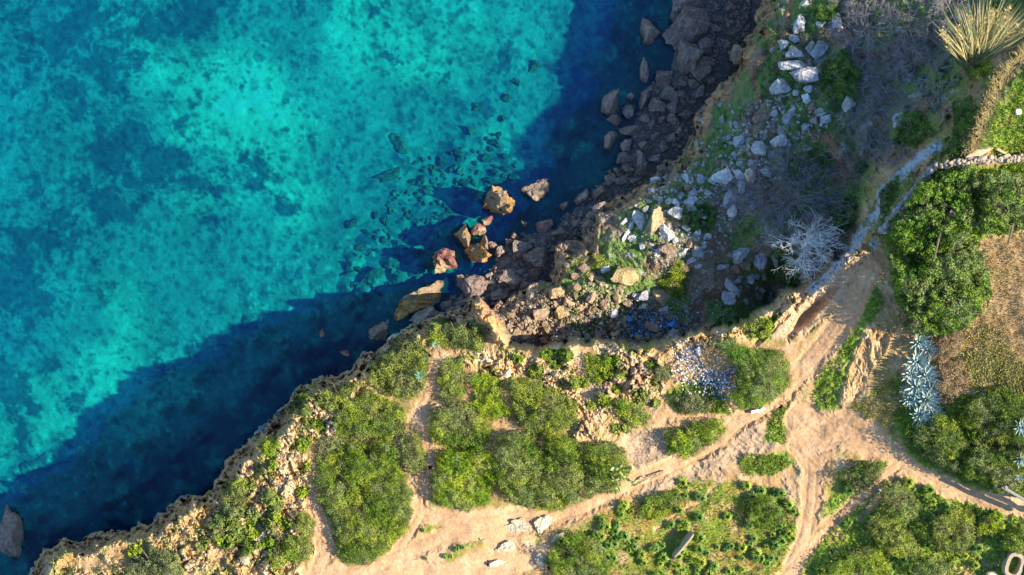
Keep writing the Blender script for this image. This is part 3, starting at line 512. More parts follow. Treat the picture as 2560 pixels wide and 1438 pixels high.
L = [ # px,py,a,b,rot,tone,label
 (1243,503,42,37,20,'gold','big golden rock standing in the sea, tip in shade above a small purple one'),
 (1218,552,13,13,0,'red','small purple and white rock just below the big golden rock'),
 (1340,478,36,24,15,'shore','dark brown rock in the shaded water right of the big golden rock'),
 (1152,587,27,33,-15,'gold','golden sea rock with a purple top edge, left of the small hooked rock'),
 (1197,575,17,17,-40,'red','small hooked purple and tan rock between the two golden sea rocks'),
 (1210,607,11,17,10,'gold','narrow grey block leaning on the rounded golden rock'),
 (1190,637,32,27,30,'gold','rounded golden rock in shallow water under the narrow grey block'),
 (1107,653,35,31,-10,'red','purple algae covered rock with cream band, leftmost of the sunlit sea rocks'),
 (1057,745,78,21,27,'gold','long narrow slab of sunlit rock lying in the sea beside the headland'),
 (1180,717,43,33,-20,'shore','broad dark boulder right of the long sunlit slab'),
 (1247,735,24,15,10,'shore','flat dark boulder wedged between the broad boulder and the cliff'),
 (1278,693,30,28,45,'shore','angular dark boulder at the foot of the square cliff corner'),
 (1307,623,23,22,0,'shore','rounded brown boulder left of the pale topped block near the cliff corner'),
 (1343,637,29,27,-30,'shore','faceted grey brown block touching the square cliff corner'),
 (1360,567,23,14,15,'shore','flat dark rock awash above the square cliff corner'),
 (1400,580,22,12,10,'shore','low long dark rock at the water edge above the cliff corner'),
 (1250,630,17,14,0,'shore','small dark rock in the water right of the rounded golden rock'),
 (1120,767,21,17,35,'shore','dark block under the right end of the long sunlit slab'),
 (1158,762,24,16,10,'shore','dark rock against the tip of the orange spur'),
 (1062,797,36,24,25,'shore','dark rounded boulder between the long slab and the headland bushes'),
 (947,833,36,25,25,'shore','dark squarish boulder alone in shaded water left of the headland'),
 (863,883,12,8,10,'red','small reddish rock with foam just breaking the shaded water'),
 (803,830,8,11,35,'red','tiny reddish rock awash on the edge of the sea shadow'),
 (25,1335,32,66,12,'shore','tall grey boulder in the sea at the lower left corner'),
 (1453,495,17,29,-25,'shore','slanting brown rock in the water below the shore rubble'),
 (1497,487,21,16,30,'shore','blocky brown boulder right of the slanting brown rock'),
 (1627,80,31,36,-20,'shore','kite shaped grey boulder alone in the shaded water near the top'),
 (1610,173,16,33,-8,'shore','narrow pointed boulder in the water below the kite shaped one'),
 (1527,254,21,35,-18,'shore','oval brown boulder farthest left in the shaded water of the bay'),
 (1610,245,18,34,-15,'shore','pointed upright boulder right of the oval brown boulder'),
 (1727,63,68,41,32,'shore','huge flat topped slab boulder at the top of the shore'),
 (1725,3,50,24,20,'shore','big dark boulder cut by the top edge above the huge slab'),
 (1693,40,20,19,0,'shore','boulder tucked under the left end of the huge slab'),
 (1713,143,35,40,-35,'shore','large rounded double boulder just below the huge slab'),
 (1757,165,33,28,40,'shore','large dark boulder right of the rounded double boulder'),
 (1660,197,23,26,0,'shore','rounded boulder at the water edge below the double boulder'),
 (1673,233,24,20,-10,'shore','brown boulder directly under the rounded water edge boulder'),
 (1643,263,23,19,10,'shore','pale brown boulder at the middle of the shore row'),
 (1842,137,14,24,15,'gold','golden weathered block sitting on the cliff rim'),
 (1600,553,16,27,15,'pale','pale tall boulder with yellow sunlit head in the terrace heap'),
 (1640,560,25,38,-38,'lit','largest boulder of the terrace heap, cracked with moss on its sunlit ridge'),
 (1667,580,17,23,5,'pale','smooth pale grey upright block right of the largest terrace boulder'),
 (1670,620,22,15,-20,'brown','rough brown and grey boulder under the smooth pale block'),
 (1807,443,27,19,12,'pale','large squared pale slab at the top of the terrace rock line'),
 (1850,437,18,14,0,'grey','cracked block right of the large squared slab'),
 (1877,440,13,18,0,'white','pale bluish block at the right end of the rock line by the bare bush'),
 (1825,493,14,26,-38,'grey','leaning oblong boulder left of the bare bush'),
 (1853,632,27,19,38,'grey','largest boulder of the group below the bare bush'),
 (1903,648,15,26,-20,'grey','tall shaded boulder in the middle of the group below the bare bush'),
 (1940,645,11,22,0,'grey','narrow upright boulder left of the white dead tree'),
 (1823,713,13,29,35,'pale','long pale boulder above the pit with dark rubble'),
 (1822,745,17,17,0,'grey','rounded boulder under the long pale one beside the pit'),
 (1563,690,34,27,30,'lit','sunlit craggy outcrop block with moss in the middle of the hollow'),
 (1653,743,22,22,0,'lit','sunlit jagged rock above the blue litter'),
 (1333,740,22,27,25,'brown','tall red brown angular rock behind the orange spur'),
 (1393,733,20,14,0,'lit','flat topped sunlit rock right of the tall red brown one'),
 (1990,163,40,13,-4,'grey','long pointed pale slab on the upper terrace'),
 (2013,188,33,19,5,'grey','broad fissured boulder just below the long pointed slab'),
 (1952,215,24,20,10,'grey','shaded broad boulder at the left end of the upper terrace group'),
 (1987,130,22,17,10,'grey','rounded boulder above the long pointed slab'),
 (2048,126,15,23,-30,'grey','upright boulder right of the rounded one above the pointed slab'),
 (2002,58,15,25,-15,'grey','tall boulder near the top of the terrace by green scrub'),
 (2095,52,14,17,0,'grey','pale boulder at the edge of the bare thicket near the top'),
 (1977,287,13,28,-30,'grey','slanting shard shaped boulder on bare reddish soil'),
 (1947,353,20,16,15,'pale','lichen white boulder right of the middle terrace rubble'),
]
for r in L:
    kw = {}
    if r[0] == 1057: kw = dict(cuts=2, rough=.01, h=1.25, zoff=-.1, sq=True, sub=5)
    elif r[0] in (1243, 1152, 1190, 1107): kw = dict(h=1.7, zoff=-.1, rough=.08)
    elif r[0] in (1627, 25, 1610, 1527, 947): kw = dict(h=.95, zoff=-.1, rough=.07)
    elif r[0] in (1218, 1197, 1210): kw = dict(h=.7, zoff=0.05)
    elif r[0] in (863, 803): kw = dict(h=.35, zoff=-.1)
    if r[5] == 'gold' and 'sub' not in kw: kw['sub'] = 4 if r[2] > 20 else 3
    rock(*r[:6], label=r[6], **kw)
SUBM = [(1000,360,28,22),(972,440,34,14,25),(1190,268,11,12),(1270,245,13,10),(1255,295,12,9),(1145,385,12,10),(1158,455,16,11),(1100,400,12,10),(1235,452,24,10,5),(1110,545,26,16,20),(930,692,36,13,32),(1038,705,24,13,10),(880,560,16,11),(1335,165,17,13),(985,655,18,12),(1175,325,13,10),(1065,480,14,10),(1215,395,12,10),(1290,205,12,9),(1225,520,12,8),(1130,620,12,9),(900,620,15,10),(1380,285,13,9,-30)]
for q in SUBM: rock(*(q+((rng.uniform(-40, 40),) if len(q) == 4 else ())), 'sunk', name='submerged_rock', h=.26, zoff=float(zat(q[0], q[1]))+.05, rough=.12)
SHORE2 = [(1570,277,18,20),(1540,300,20,13,-30),(1577,327,25,18,30),(1527,350,17,24,-20),(1570,363,19,17),(1683,267,17,15),(1767,117,25,22),(1797,50,14,10),(1790,70,12,10),(1813,110,13,12),(1827,20,12,12),
 (1613,295,12,11),(1630,310,9,9),(1560,393,20,14,10),(1607,423,21,17,20),(1657,423,14,14),(1570,417,14,14),(1527,447,15,15),(1410,513,11,9),(1233,613,11,9),(1273,607,14,13),(1291,592,14,8),(1555,450,16,10,20),(1590,450,18,9,15),
 (1500,520,18,12,20),(1480,540,13,9),(1440,560,10,9),(1470,560,16,9,30),(1640,345,14,12),(1660,365,15,13),(1610,365,12,12),(1600,395,12,18,10),(1680,300,12,16,20),(1655,300,11,9),(1700,240,12,10),(1705,205,12,12),(1690,215,10,9),
 (1640,400,16,12,30),(1680,345,13,12),(1700,330,12,13),(1715,285,13,14),(1575,243,9,9),(1735,210,14,12),(1750,230,16,12,30),(1780,200,13,11),(1310,560,9,6),(1298,680,12,10),(1310,715,14,11),(1340,685,20,14,20),(1355,610,10,9),(1225,690,10,8),(1300,655,9,8),(1330,600,12,9)]
TERR2 = [(1917,430,10,14),(1855,467,12,17),(1832,527,11,15),(1753,447,10,13),(1715,445,11,8),(1670,443,12,9),(1720,468,9,9),(1740,482,16,9,-10),(1707,490,12,12),(1723,505,14,12),(1688,505,12,10),(1672,503,9,8),(1692,532,17,17),
 (1730,522,12,8,20),(1615,525,11,9),(1562,553,14,5,35),(1573,572,7,34,-22),(1582,597,12,9),(1607,613,10,9),(1643,627,12,9),(1707,632,20,13,20),(1745,632,15,15),(1727,652,15,6),(1710,666,19,10),(1745,664,10,7),(1678,655,15,8),
 (1723,607,9,12),(1760,613,7,10),(1715,567,10,12),(1758,540,10,9),(1863,663,13,17),(1842,673,14,14),(1807,667,15,9,30),(1845,733,9,10),(1877,697,10,12),(1843,703,9,8),(1867,712,12,5),(1903,723,10,9),(1870,503,14,12),
 (2012,7,14,8),(2053,60,12,8),(1960,110,12,14),(1988,98,15,11),(2027,120,12,12),(2022,222,9,10),(1990,232,9,8),(2015,247,13,12),(2030,267,10,10),(2052,280,14,11),(2067,297,14,12),(2035,302,9,8),(2012,317,8,11,-40),(1937,282,9,8),
 (1970,357,6,9),(1935,382,6,8),(1935,123,10,8),(2247,300,14,20),(2125,260,16,20),(2100,510,16,12),(1903,290,22,17),(1900,372,20,19),(1853,350,18,17),(1805,302,9,11),(1840,310,10,9),(1863,300,10,8),(1793,407,11,8),(1837,385,9,7),
 (1850,410,9,7),(1512,673,12,12),(1460,670,13,11),(1613,743,17,14),(1593,740,12,14),(1662,777,15,11),(1610,767,11,12),(1533,783,13,12),(1630,480,12,9),(1650,500,9,8),(1620,500,11,7),(1640,450,14,8),(1660,470,10,9),(1880,410,10,7),(1740,500,9,7),(1770,480,9,8),(1782,450,10,9),(1770,590,8,7),(1690,600,9,8),(1745,580,8,9),(1890,690,10,12),(1912,690,9,11)]
BROWN2 = [(1353,783,20,16),(1403,783,16,18,-20),(1287,837,17,13),(1437,837,14,10),(1335,828,7,8),(1277,787,10,8),(1403,823,11,11),(1465,803,15,10,20),(1373,830,14,10),(1320,800,10,10),(1417,827,12,12),(1260,777,9,10),(1633,817,20,11,-15),
 (1677,797,10,9),(1500,700,15,12),(1480,745,14,12),(1440,720,13,11),(1420,755,12,14),(1450,770,12,9),(1510,760,13,13),(1545,745,12,11),(1560,800,12,10),(1500,830,13,9),(1540,835,12,9),(1700,830,12,9),(1440,690,14,9),(1480,690,11,10),(1570,760,10,9),(1390,760,12,9),(1300,760,10,9),(1310,845,11,9),(1360,850,12,8),(1470,845,12,8),(1595,845,12,8),(1240,800,9,8),(1370,715,10,8),(1650,840,12,8)]
for lst, tone in ((SHORE2, 'shore'), (TERR2, 'grey'), (BROWN2, 'brown')):
    for q in lst:
        q = tuple(q)+((rng.uniform(-50, 50),) if len(q) == 4 else ())
        t = tone
        if tone == 'grey': t = rng.choice(['grey', 'pale', 'brown'], p=[.5, .28, .22])
        if tone == 'brown' and (rng.random() < .35): t = 'lit'
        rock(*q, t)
# labels of the rest: seen from named landmarks
MARKS = [(1000,360,'the sunken slabs'),(1107,653,'the purple algae rock'),(1335,165,'the upper sea shadow edge'),(940,690,'the long sunken slab'),(1727,63,'the huge flat slab boulder'),(1713,143,'the rounded double boulder'),(1643,263,'the pale brown shore boulder'),(1577,327,'the middle of the shore rubble'),(1607,423,'the lower end of the shore rubble'),(1497,487,'the blocky brown boulder'),
 (1343,637,'the block at the cliff corner'),(1247,735,'the flat wedged boulder'),(1243,503,'the big golden sea rock'),(1807,443,'the large squared terrace slab'),(1667,580,'the smooth pale terrace block'),(1640,560,'the largest terrace boulder'),(1853,632,'the boulders below the bare bush'),
 (1563,690,'the mossy sunlit outcrop'),(1822,745,'the dark rubble pit'),(2013,188,'the broad fissured boulder'),(1977,287,'the slanting shard boulder'),(1947,353,'the lichen white boulder'),(2002,58,'the tall boulder near the top'),(1333,740,'the tall red brown rock'),(1630,810,'the blue litter'),
 (1260,860,'the lower end of the orange spur'),(1440,850,'the cliff foot'),(1740,640,'the lower terrace heap'),(1720,500,'the upper terrace heap'),(1853,350,'the middle terrace boulders'),(2060,290,'the thicket edge'),(2200,300,'the bare thicket'),(1653,743,'the jagged sunlit rock')]
def name_zone(px, py): return px > 1540 and py < 760 and gat(SDC, [px], [py])[0] > 0
pend = []
for R_ in ROCKS:
    px, py, a, b, rot, tone, o, small = R_
    if 'label' in o and o['label']: continue
    d = [math.hypot(px-m_[0], py-m_[1]) for m_ in MARKS]; order = sorted(range(len(d)), key=lambda i: d[i]); i = order[0] if d[order[0]] > 8 else order[1]; mk = MARKS[i]
    dx, dy = px-mk[0], py-mk[1]
    v = 'above' if dy < -abs(dx)*.45 else 'below' if dy > abs(dx)*.45 else ''; hz = 'left of' if dx < -abs(dy)*.45 else 'right of' if dx > abs(dy)*.45 else ''
    dr = (v+' and '+hz) if v and hz else (v or hz)
    A = a*b; sz = 'large' if A > 330 else 'mid-sized' if A > 170 else 'smallish' if A > 95 else 'small'
    sh = ' long' if max(a, b)/min(a, b) > 1.7 else ''
    cn = {'shore': 'dark brown', 'grey': 'grey', 'pale': 'pale grey', 'brown': 'brown', 'lit': 'sandy', 'gold': 'golden', 'red': 'reddish', 'sunk': 'sunken'}[tone]
    gr = TE if name_zone(px, py) else {'shore': SH, 'grey': TE, 'pale': TE, 'sunk': 'sunken rocks in the turquoise shallows'}.get(tone, BR); o['group'] = gr
    pend.append((f'{sz}{sh} {cn} rock {dr} {mk[2]}', px, o))
from collections import defaultdict
dd = defaultdict(list)
for l, px, o in pend: dd[l].append((px, o))
ordn = ['leftmost', 'second from left', 'third from left', 'fourth from left', 'fifth from left', 'sixth from left']
for l, q in dd.items():
    q.sort(key=lambda t: t[0])
    for i, (px, o) in enumerate(q):
        o['label'] = l if len(q) == 1 else l+', '+('rightmost' if i == len(q)-1 else ordn[min(i, 5)])
# small loose stones filling the heaps: the largest as things, the rest as rubble
def in_poly(poly, n, minsep=0):
    P = np.array(poly); out = []
    while len(out) < n:
        x = rng.uniform(P[:, 0].min(), P[:, 0].max()); y = rng.uniform(P[:, 1].min(), P[:, 1].max())
        if sdist(np.array([x]), np.array([y]), poly)[0] > 0: out.append((x, y))
    return out
SHZ = [(1690,180),(1760,190),(1740,260),(1725,320),(1700,370),(1640,430),(1560,470),(1490,510),(1500,450),(1540,400),(1600,370),(1640,310),(1690,280)]
SHZ2 = [(1790,30),(1880,20),(1860,80),(1810,150),(1780,140)]
for poly, n, tone, lo, hi, lab, grp in ((SHZ, 34, 'shore', 5, 9, 'small brown stone packed among the shaded shore boulders', 'small stones of the shore rubble'),
        (SHZ2, 10, 'shore', 5, 9, 'small dark stone among the boulders at the top of the shore', 'small stones at the top of the shore'),
        ([(1780,250),(1950,250),(1960,420),(1700,520),(1640,480),(1700,420)], 34, 'grey', 3.5, 7, 'small grey stone on the shaded green terrace', 'small stones of the terrace'),
        ([(1840,690),(1930,690),(1930,740),(1880,770),(1850,760)], 10, 'grey', 4, 7, 'small stone in the dark rubble pit', 'small stones of the pit')):
    for (x, y) in in_poly(poly, n):
        if any(abs(x-r[0]) < r[2]*.6 and abs(y-r[1]) < r[3]*.6 for r in ROCKS[:230]): continue
        rock(x, y, rng.uniform(lo, hi), rng.uniform(lo, hi)*.85, rng.uniform(-80, 80), tone, lab, name='stone', small=True, group=grp)
def rubble_stuff(poly, n, lo, hi, tones, name='rubble'):
    mb = MB(); V0, F = ICO[2]
    P = np.array(poly); xs = rng.uniform(P[:, 0].min(), P[:, 0].max(), n*2); ys = rng.uniform(P[:, 1].min(), P[:, 1].max(), n*2)
    k = sdist(xs, ys, poly) > 0; xs, ys = xs[k][:n], ys[k][:n]; shp = [rock_shape(2, 7, .08) for _ in range(12)]
    for x, y in zip(xs, ys):
        z = float(zat(x, y)); V, _ = shp[rng.integers(12)]; r = rng.uniform(lo, hi)*M(z)*rng.uniform(.6, 1); a = rng.uniform(0, 6.3)
        V = V*(r, r*rng.uniform(.6, 1), r*.7); V = np.c_[V[:, 0]*math.cos(a)-V[:, 1]*math.sin(a), V[:, 0]*math.sin(a)+V[:, 1]*math.cos(a), V[:, 2]]
        wx_, wy_ = U(x, y, z); c = np.array(tones[rng.integers(len(tones))])*rng.uniform(.75, 1.2); mb.add(V+(wx_, wy_, z+r*.2), F, c)
    tag(mb.build(name, M_rock), kind='stuff')
rubble_stuff(BEACH[3:12]+[(1300,760),(1400,700),(1460,600),(1600,470),(1740,330),(1800,200)], 1500, 3, 8, [(.2, .155, .13), (.26, .2, .16), (.15, .12, .1)])
rubble_stuff([(1230,560),(1420,500),(1480,560),(1390,640),(1370,700),(1290,740),(1130,800),(1060,810),(1110,750),(1200,690),(1215,610)], 420, 4, 12, [(.2, .16, .13), (.15, .12, .1), (.24, .19, .15)])
rubble_stuff([(1000,420),(1250,330),(1300,440),(1200,480),(1130,560),(1060,680),(900,760),(850,700)], 260, 4, 13, [(.34, .2, .16), (.3, .34, .24), (.22, .17, .14)], 'submerged_stones')
rubble_stuff([(1690,-40),(1880,-40),(1870,90),(1800,170),(1720,280),(1690,250)], 700, 3, 8, [(.2, .155, .13), (.28, .2, .15), (.15, .12, .12)])
rubble_stuff([(1240,790),(1300,745),(1400,715),(1520,700),(1680,770),(1730,830),(1640,862),(1500,850),(1300,860)], 900, 2.5, 6.5, [(.33, .25, .18), (.42, .33, .23), (.25, .2, .16)])
rubble_stuff([(1560,520),(1700,420),(1900,250),(2040,220),(2080,320),(1960,420),(1850,560),(1790,640),(1640,660)], 1100, 2.5, 7, [(.36, .33, .3), (.28, .26, .25), (.45, .42, .38)])
rubble_stuff([(1620,900),(1700,890),(1640,1000),(1520,1100),(1440,1080),(1440,1010),(1300,940),(1160,900),(1300,880),(1450,880)], 500, 1.5, 4.5, [(.5, .38, .24), (.56, .44, .3), (.4, .3, .2)])
rubble_stuff([(200,1390),(400,1320),(580,1230),(720,1050),(850,970),(900,960),(840,1090),(780,1160),(770,1290),(700,1420),(400,1430)], 800, 1.5, 4.5, [(.5, .36, .2), (.55, .43, .28), (.4, .3, .2)])
rubble_stuff([(1960,900),(2150,760),(2240,860),(2230,1100),(2000,1150),(1800,1130),(1300,1400),(1250,1340),(1700,1170)], 500, 1., 2.4, [(.5, .38, .27), (.6, .5, .38), (.4, .3, .2)])
# flat pale bedrock plates beside the path
for (x, y, a, b, rt, lb) in ((1290,1320,34,20,20,'largest white bedrock plate beside the lower path'),(1355,1310,18,24,-20,'upright white bedrock plate right of the largest one by the path'),(1265,1372,24,14,30,'low cream rock shelf on the path below the white plates'),
        (1395,1345,20,9,35,'thin cream ledge of rock above the round bush'),(1245,1410,20,11,30,'small cream rock shelf at the bottom edge of the path'),(1350,1400,14,18,10,'white cracked stone left of the round bottom bush'),
        (660,1345,24,15,30,'pale grey slab near the bottom left bushes'),(610,1400,14,9,20,'small grey outcrop under the bottom left slab'),(1210,905,22,15,20,'cream weathered crag on the crest left of the scrub slope'),(1265,938,17,9,35,'white jagged rock at the top of the wedge bush'),
        (940,1015,17,10,55,'tan ridge of rock left of the shaded path'),(1090,1020,18,10,30,'tan rock with white flecks right of the shaded path'),(1640,1190,26,8,15,'straight edged bedrock step on the main path'),(1610,1200,30,9,22,'long low rock step at the lower bend of the path'),
        (2135,650,14,9,0,'small yellowish stone block at the end of the blue gully'),(2118,640,10,7,0,'rounded tan stone beside the block at the gully end')):
    rock(x, y, a, b, rt, 'white' if y > 1290 or x in (1210, 1265) else 'lit', lb, h=.15 if a > 12 else .13, cuts=12, rough=.1, name='rock_slab', sub=4)
# ------------------------------------------------------------------ foliage
def leaves(mb, P, size, cols, up=.5, asp=.55):      # P (n,3) metres, size metres
    n = len(P); nr = rng.normal(size=(n, 3)); nr[:, 2] = np.abs(nr[:, 2])+up; nr /= np.linalg.norm(nr, axis=1)[:, None]
    t = np.cross(nr, rng.normal(size=(n, 3))); t /= np.linalg.norm(t, axis=1)[:, None]+1e-9; b = np.cross(nr, t)
    sz = size*rng.uniform(.6, 1.35, n)[:, None]
    V = np.stack([P-t*sz, P+b*sz*asp, P+t*sz, P-b*sz*asp], 1).reshape(-1, 3)
    F = np.arange(n*4).reshape(-1, 4); mb.add(V, F, np.repeat(cols, 4, 0))
PAL = {'green': ((.13, .18, .02), (.24, .27, .035), (.05, .085, .02)), 'dark': ((.075, .12, .02), (.15, .19, .03), (.03, .05, .015)), 'olive': ((.18, .19, .045), (.30, .29, .08), (.08, .09, .03)),
 'bright': ((.20, .28, .015), (.36, .37, .02), (.09, .14, .015)), 'grey': ((.19, .18, .10), (.29, .27, .14), (.09, .10, .05)), 'brown': ((.24, .16, .09), (.33, .23, .12), (.12, .085, .05)), 'tree': ((.10, .17, .018), (.19, .25, .035), (.045, .085, .016)),
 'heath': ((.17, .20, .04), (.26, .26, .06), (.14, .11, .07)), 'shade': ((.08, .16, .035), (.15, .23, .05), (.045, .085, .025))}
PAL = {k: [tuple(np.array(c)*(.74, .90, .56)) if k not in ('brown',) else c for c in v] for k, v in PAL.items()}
def crown(mb, poly, h, pal, leaf=1.8, dens=1.6, lump=24, edgew=None, zb=None, lift=0, streak=0, seed=0, grow=4):
    P = np.array(poly, float); x0, y0 = P.min(0)-8; x1, y1 = P.max(0)+8; sp = 3.0/math.sqrt(dens)
    gx_, gy_ = np.meshgrid(np.arange(x0, x1, sp), np.arange(y0, y1, sp)); x = gx_.ravel()+rng.uniform(-sp, sp, gx_.size)*.7; y = gy_.ravel()+rng.uniform(-sp, sp, gx_.size)*.7
    wa = min(11., .12*min(np.ptp(P[:, 0]), np.ptp(P[:, 1]))); d = sdist(x+fbm(x, y, 22, 3, 300+seed)*wa, y+fbm(x, y, 22, 3, 310+seed)*wa, poly)+grow; k = d > 0; x, y, d = x[k], y[k], d[k]
    ew = edgew or max(12., min(45., d.max()*.55)); t = np.clip(d/ew, 0, 1); dome = np.sqrt(1-(1-t)**2)
    un = x*.42+y*.91; vn = x*.91-y*.42
    sx_, sy_ = (un*.42, vn) if streak else (x, y)
    a, b2, ci = worley(sx_, sy_, lump, 320+seed); a2, _, c2 = worley(un*.7 if streak else x, vn if streak else y, lump*.42, 330+seed)
    lum = np.sqrt(np.clip(1-(a*1.2)**2, 0, 1)); sub = np.sqrt(np.clip(1-(a2*1.15)**2, 0, 1))
    if streak: lum = .5*lum+1.35*(ridged(un*.16, vn, 44, 3, 340+seed)-.42)   # wind-combed
    sub_gap = sst(.12, .45, fbm(un*.45, vn, 30, 4, 395))
    hh = h*dome*(.34+.34*lum*(.6+.4*ci)+.34*sub*(.4+.6*c2)+.22*fbm(x, y, 60, 3, 350+seed))+.2*(c2-.5)*np.clip(t*3, 0, 1)-.28*sub_gap*min(h, 1.4)*np.clip(t*2, 0, 1)
    zg = zat(x, y) if zb is None else np.full(x.shape, zb)
    pa = [np.array(c) for c in PAL[pal]]; hue = sst(-.4, .5, fbm(x, y, 40, 4, 360+seed)); brt = (c2*.6+rng.random(len(x))*.4)
    base = pa[0][None]*(1-hue[:, None])+pa[1][None]*hue[:, None]
    dk = (sst(.45, .1, c2)*.65)[:, None]; base = base*(1-dk)+pa[2][None]*dk; br_ = sst(.2, .6, fbm(x, y, 26, 4, 371+seed))[:, None]*.42; base = base*(1-br_)+np.array((.24, .20, .11))*br_
    ye = sst(.1, .5, fbm(x, y, 48, 4, 381))[:, None]*.42*(pal not in ('tree', 'shade', 'brown', 'grey')); base = base*(1-ye)+np.array((.34, .38, .02))*ye
    ol = sst(.15, .5, fbm(x, y, 60, 4, 391))[:, None]*.35*(pal not in ('shade', 'brown')); base = base*(1-ol)+np.array((.19, .20, .10))*ol
    for fr, jt in ((1, .06), (.86, .09), (.62, .14), (.3, .2)):
        z = zg+lift+np.maximum(hh, .05)*fr+rng.normal(size=len(x))*jt*min(h, 1.2)*.5
        sel = np.ones(len(x), bool) if fr > .5 else rng.random(len(x)) < .7
        if fr > .8: sel &= (rng.random(len(x)) > .10) & (sub > rng.random(len(x))*.75-.12)
        if fr < .5 and lift == 0: pass
        X_, Y_ = U(x[sel]+rng.normal(size=sel.sum())*1.6, y[sel]+rng.normal(size=sel.sum())*1.6, z[sel])
        c = base[sel]*(.55+.9*brt[sel])[:, None]
        leaves(mb, np.c_[X_, Y_, z[sel]], leaf*M(10), c)
def centre(poly): P = np.array(poly, float); c = P.mean(0); z = float(zat(*c)); return (*U(c[0], c[1], z), z)
def shrub(poly, h, pal, label, name='shrub', group=None, twigs=True, **k):
    mb = MB(); crown(mb, poly, h, pal, **k); c = centre(poly)
    root = thing(name, label, 'bush', c, group); mb.build('foliage', M_leaf, root, off=c)
    P = np.array(poly, float); R = np.hypot(*(P-P.mean(0)).T).mean()*M(c[2])
    tb = MB()
    for i in range(7):
        a = i*.9+rng.uniform(0, .5); e = np.array((math.cos(a)*R*.7, math.sin(a)*R*.7, h*.3)); q = np.array([(0, 0, -.2), e*(.35, .35, .8), e]); tube(tb, q, np.array([.06, .04, .015]), (.16, .12, .09))
    tb.build('stems', M_twig, root); return root
HG = 'wind shaped bushes on the headland'
for i, (poly, h, pal, lab, kw) in enumerate(S): shrub(poly, h*(1.2 if i > 3 else .85), pal, lab, seed=i, **(dict(streak=1, grow=2)|kw if i < 22 else dict(grow=-4 if 30 < i < 39 else 2)|kw))
CU = []
while len(CU) < 58:
    zi = len(CU) % 3; (x, y) = in_poly([[(200,1400),(420,1330),(580,1230),(700,1060),(850,970),(900,990),(830,1090),(780,1170),(760,1290),(700,1400)], [(1240,890),(1460,880),(1640,890),(1690,970),(1620,1080),(1500,1080),(1440,990),(1270,930)], [(560,1230),(640,1180),(700,1200),(720,1330),(600,1390),(520,1330)]][zi], 1)[0]
    if gat(PM, [x], [y])[0] > .3 or gat(BU, [x], [y])[0] > .3 or y > 1432: continue
    a_ = rng.uniform(7, 17); n_ = 9; t0 = rng.uniform(0, 6); ang = t0+np.arange(n_)*2*np.pi/n_; rr = a_*rng.uniform(.7, 1.2, n_)
    CU.append((x, y)); poly = [(x+rr[i]*math.cos(ang[i]), y+rr[i]*math.sin(ang[i])*.8) for i in range(n_)]
    mb = MB(); crown(mb, poly, rng.uniform(.2, .42), ('bright', 'olive', 'green', 'heath')[rng.integers(4)], edgew=8, lump=12, seed=600+len(CU), leaf=2.8, dens=2.); c = centre(poly); mb.add(ICO[2][0]*(a_*M(9)*.8, a_*M(9)*.65, .16)+np.array(c), ICO[2][1], (.09, .12, .025)); o = mb.build('cushion_plant', M_leaf, off=c); o.location = c
    tag(o, 'low green cushion plant growing between the pale rocks of the '+('right hand rocky crest' if zi == 1 else 'left cliff rim'), 'plant', 'cushion plants on the '+('rocky crest' if zi == 1 else 'left cliff rim'))
# big evergreen trees on the right
def tree(poly, h, label, seed, cen):
    mb = MB(); crown(mb, poly, h, 'tree', leaf=2.8, dens=1.1, lump=32, lift=.3, seed=seed); c0 = (*U(cen[0], cen[1], float(zat(*cen))), float(zat(*cen)))
    root = thing('evergreen_tree', label, 'tree', c0, 'dense green trees behind the stone wall'); mb.build('crown', M_leaf, root, off=c0); tb = MB()
    tube(tb, [(0, 0, -.3), (.1, 0, .7), (.15, .1, 1.5)], np.array([.28, .2, .16]), (.16, .12, .09), 8)
    for i in range(9):
        a = i*.7+rng.uniform(0, .4); r = rng.uniform(1., 2.2); tube(tb, [(.12, .05, .9), (math.cos(a)*r*.5, math.sin(a)*r*.5, h*.42), (math.cos(a)*r, math.sin(a)*r, h*.5)], np.array([.13, .08, .03]), (.16, .12, .09), 6)
    tb.build('trunk', M_twig, root)
tree([(2225,560),(2262,520),(2290,470),(2345,432),(2440,420),(2475,460),(2450,540),(2420,600),(2360,640),(2290,650),(2235,620)],1.7,'broad bright green tree filling the corner inside the stone wall',401,(2350,540))
tree([(2470,430),(2560,440),(2620,500),(2600,560),(2500,585),(2450,575),(2450,500)],2.2,'darker green tree at the right edge beside the curved field',402,(2530,510))
tree([(2225,640),(2290,645),(2370,630),(2440,600),(2465,680),(2478,745),(2430,800),(2350,842),(2280,822),(2250,760),(2235,700)],1.9,'tall shaggy green tree shading the top of the sandy slope',403,(2340,730))
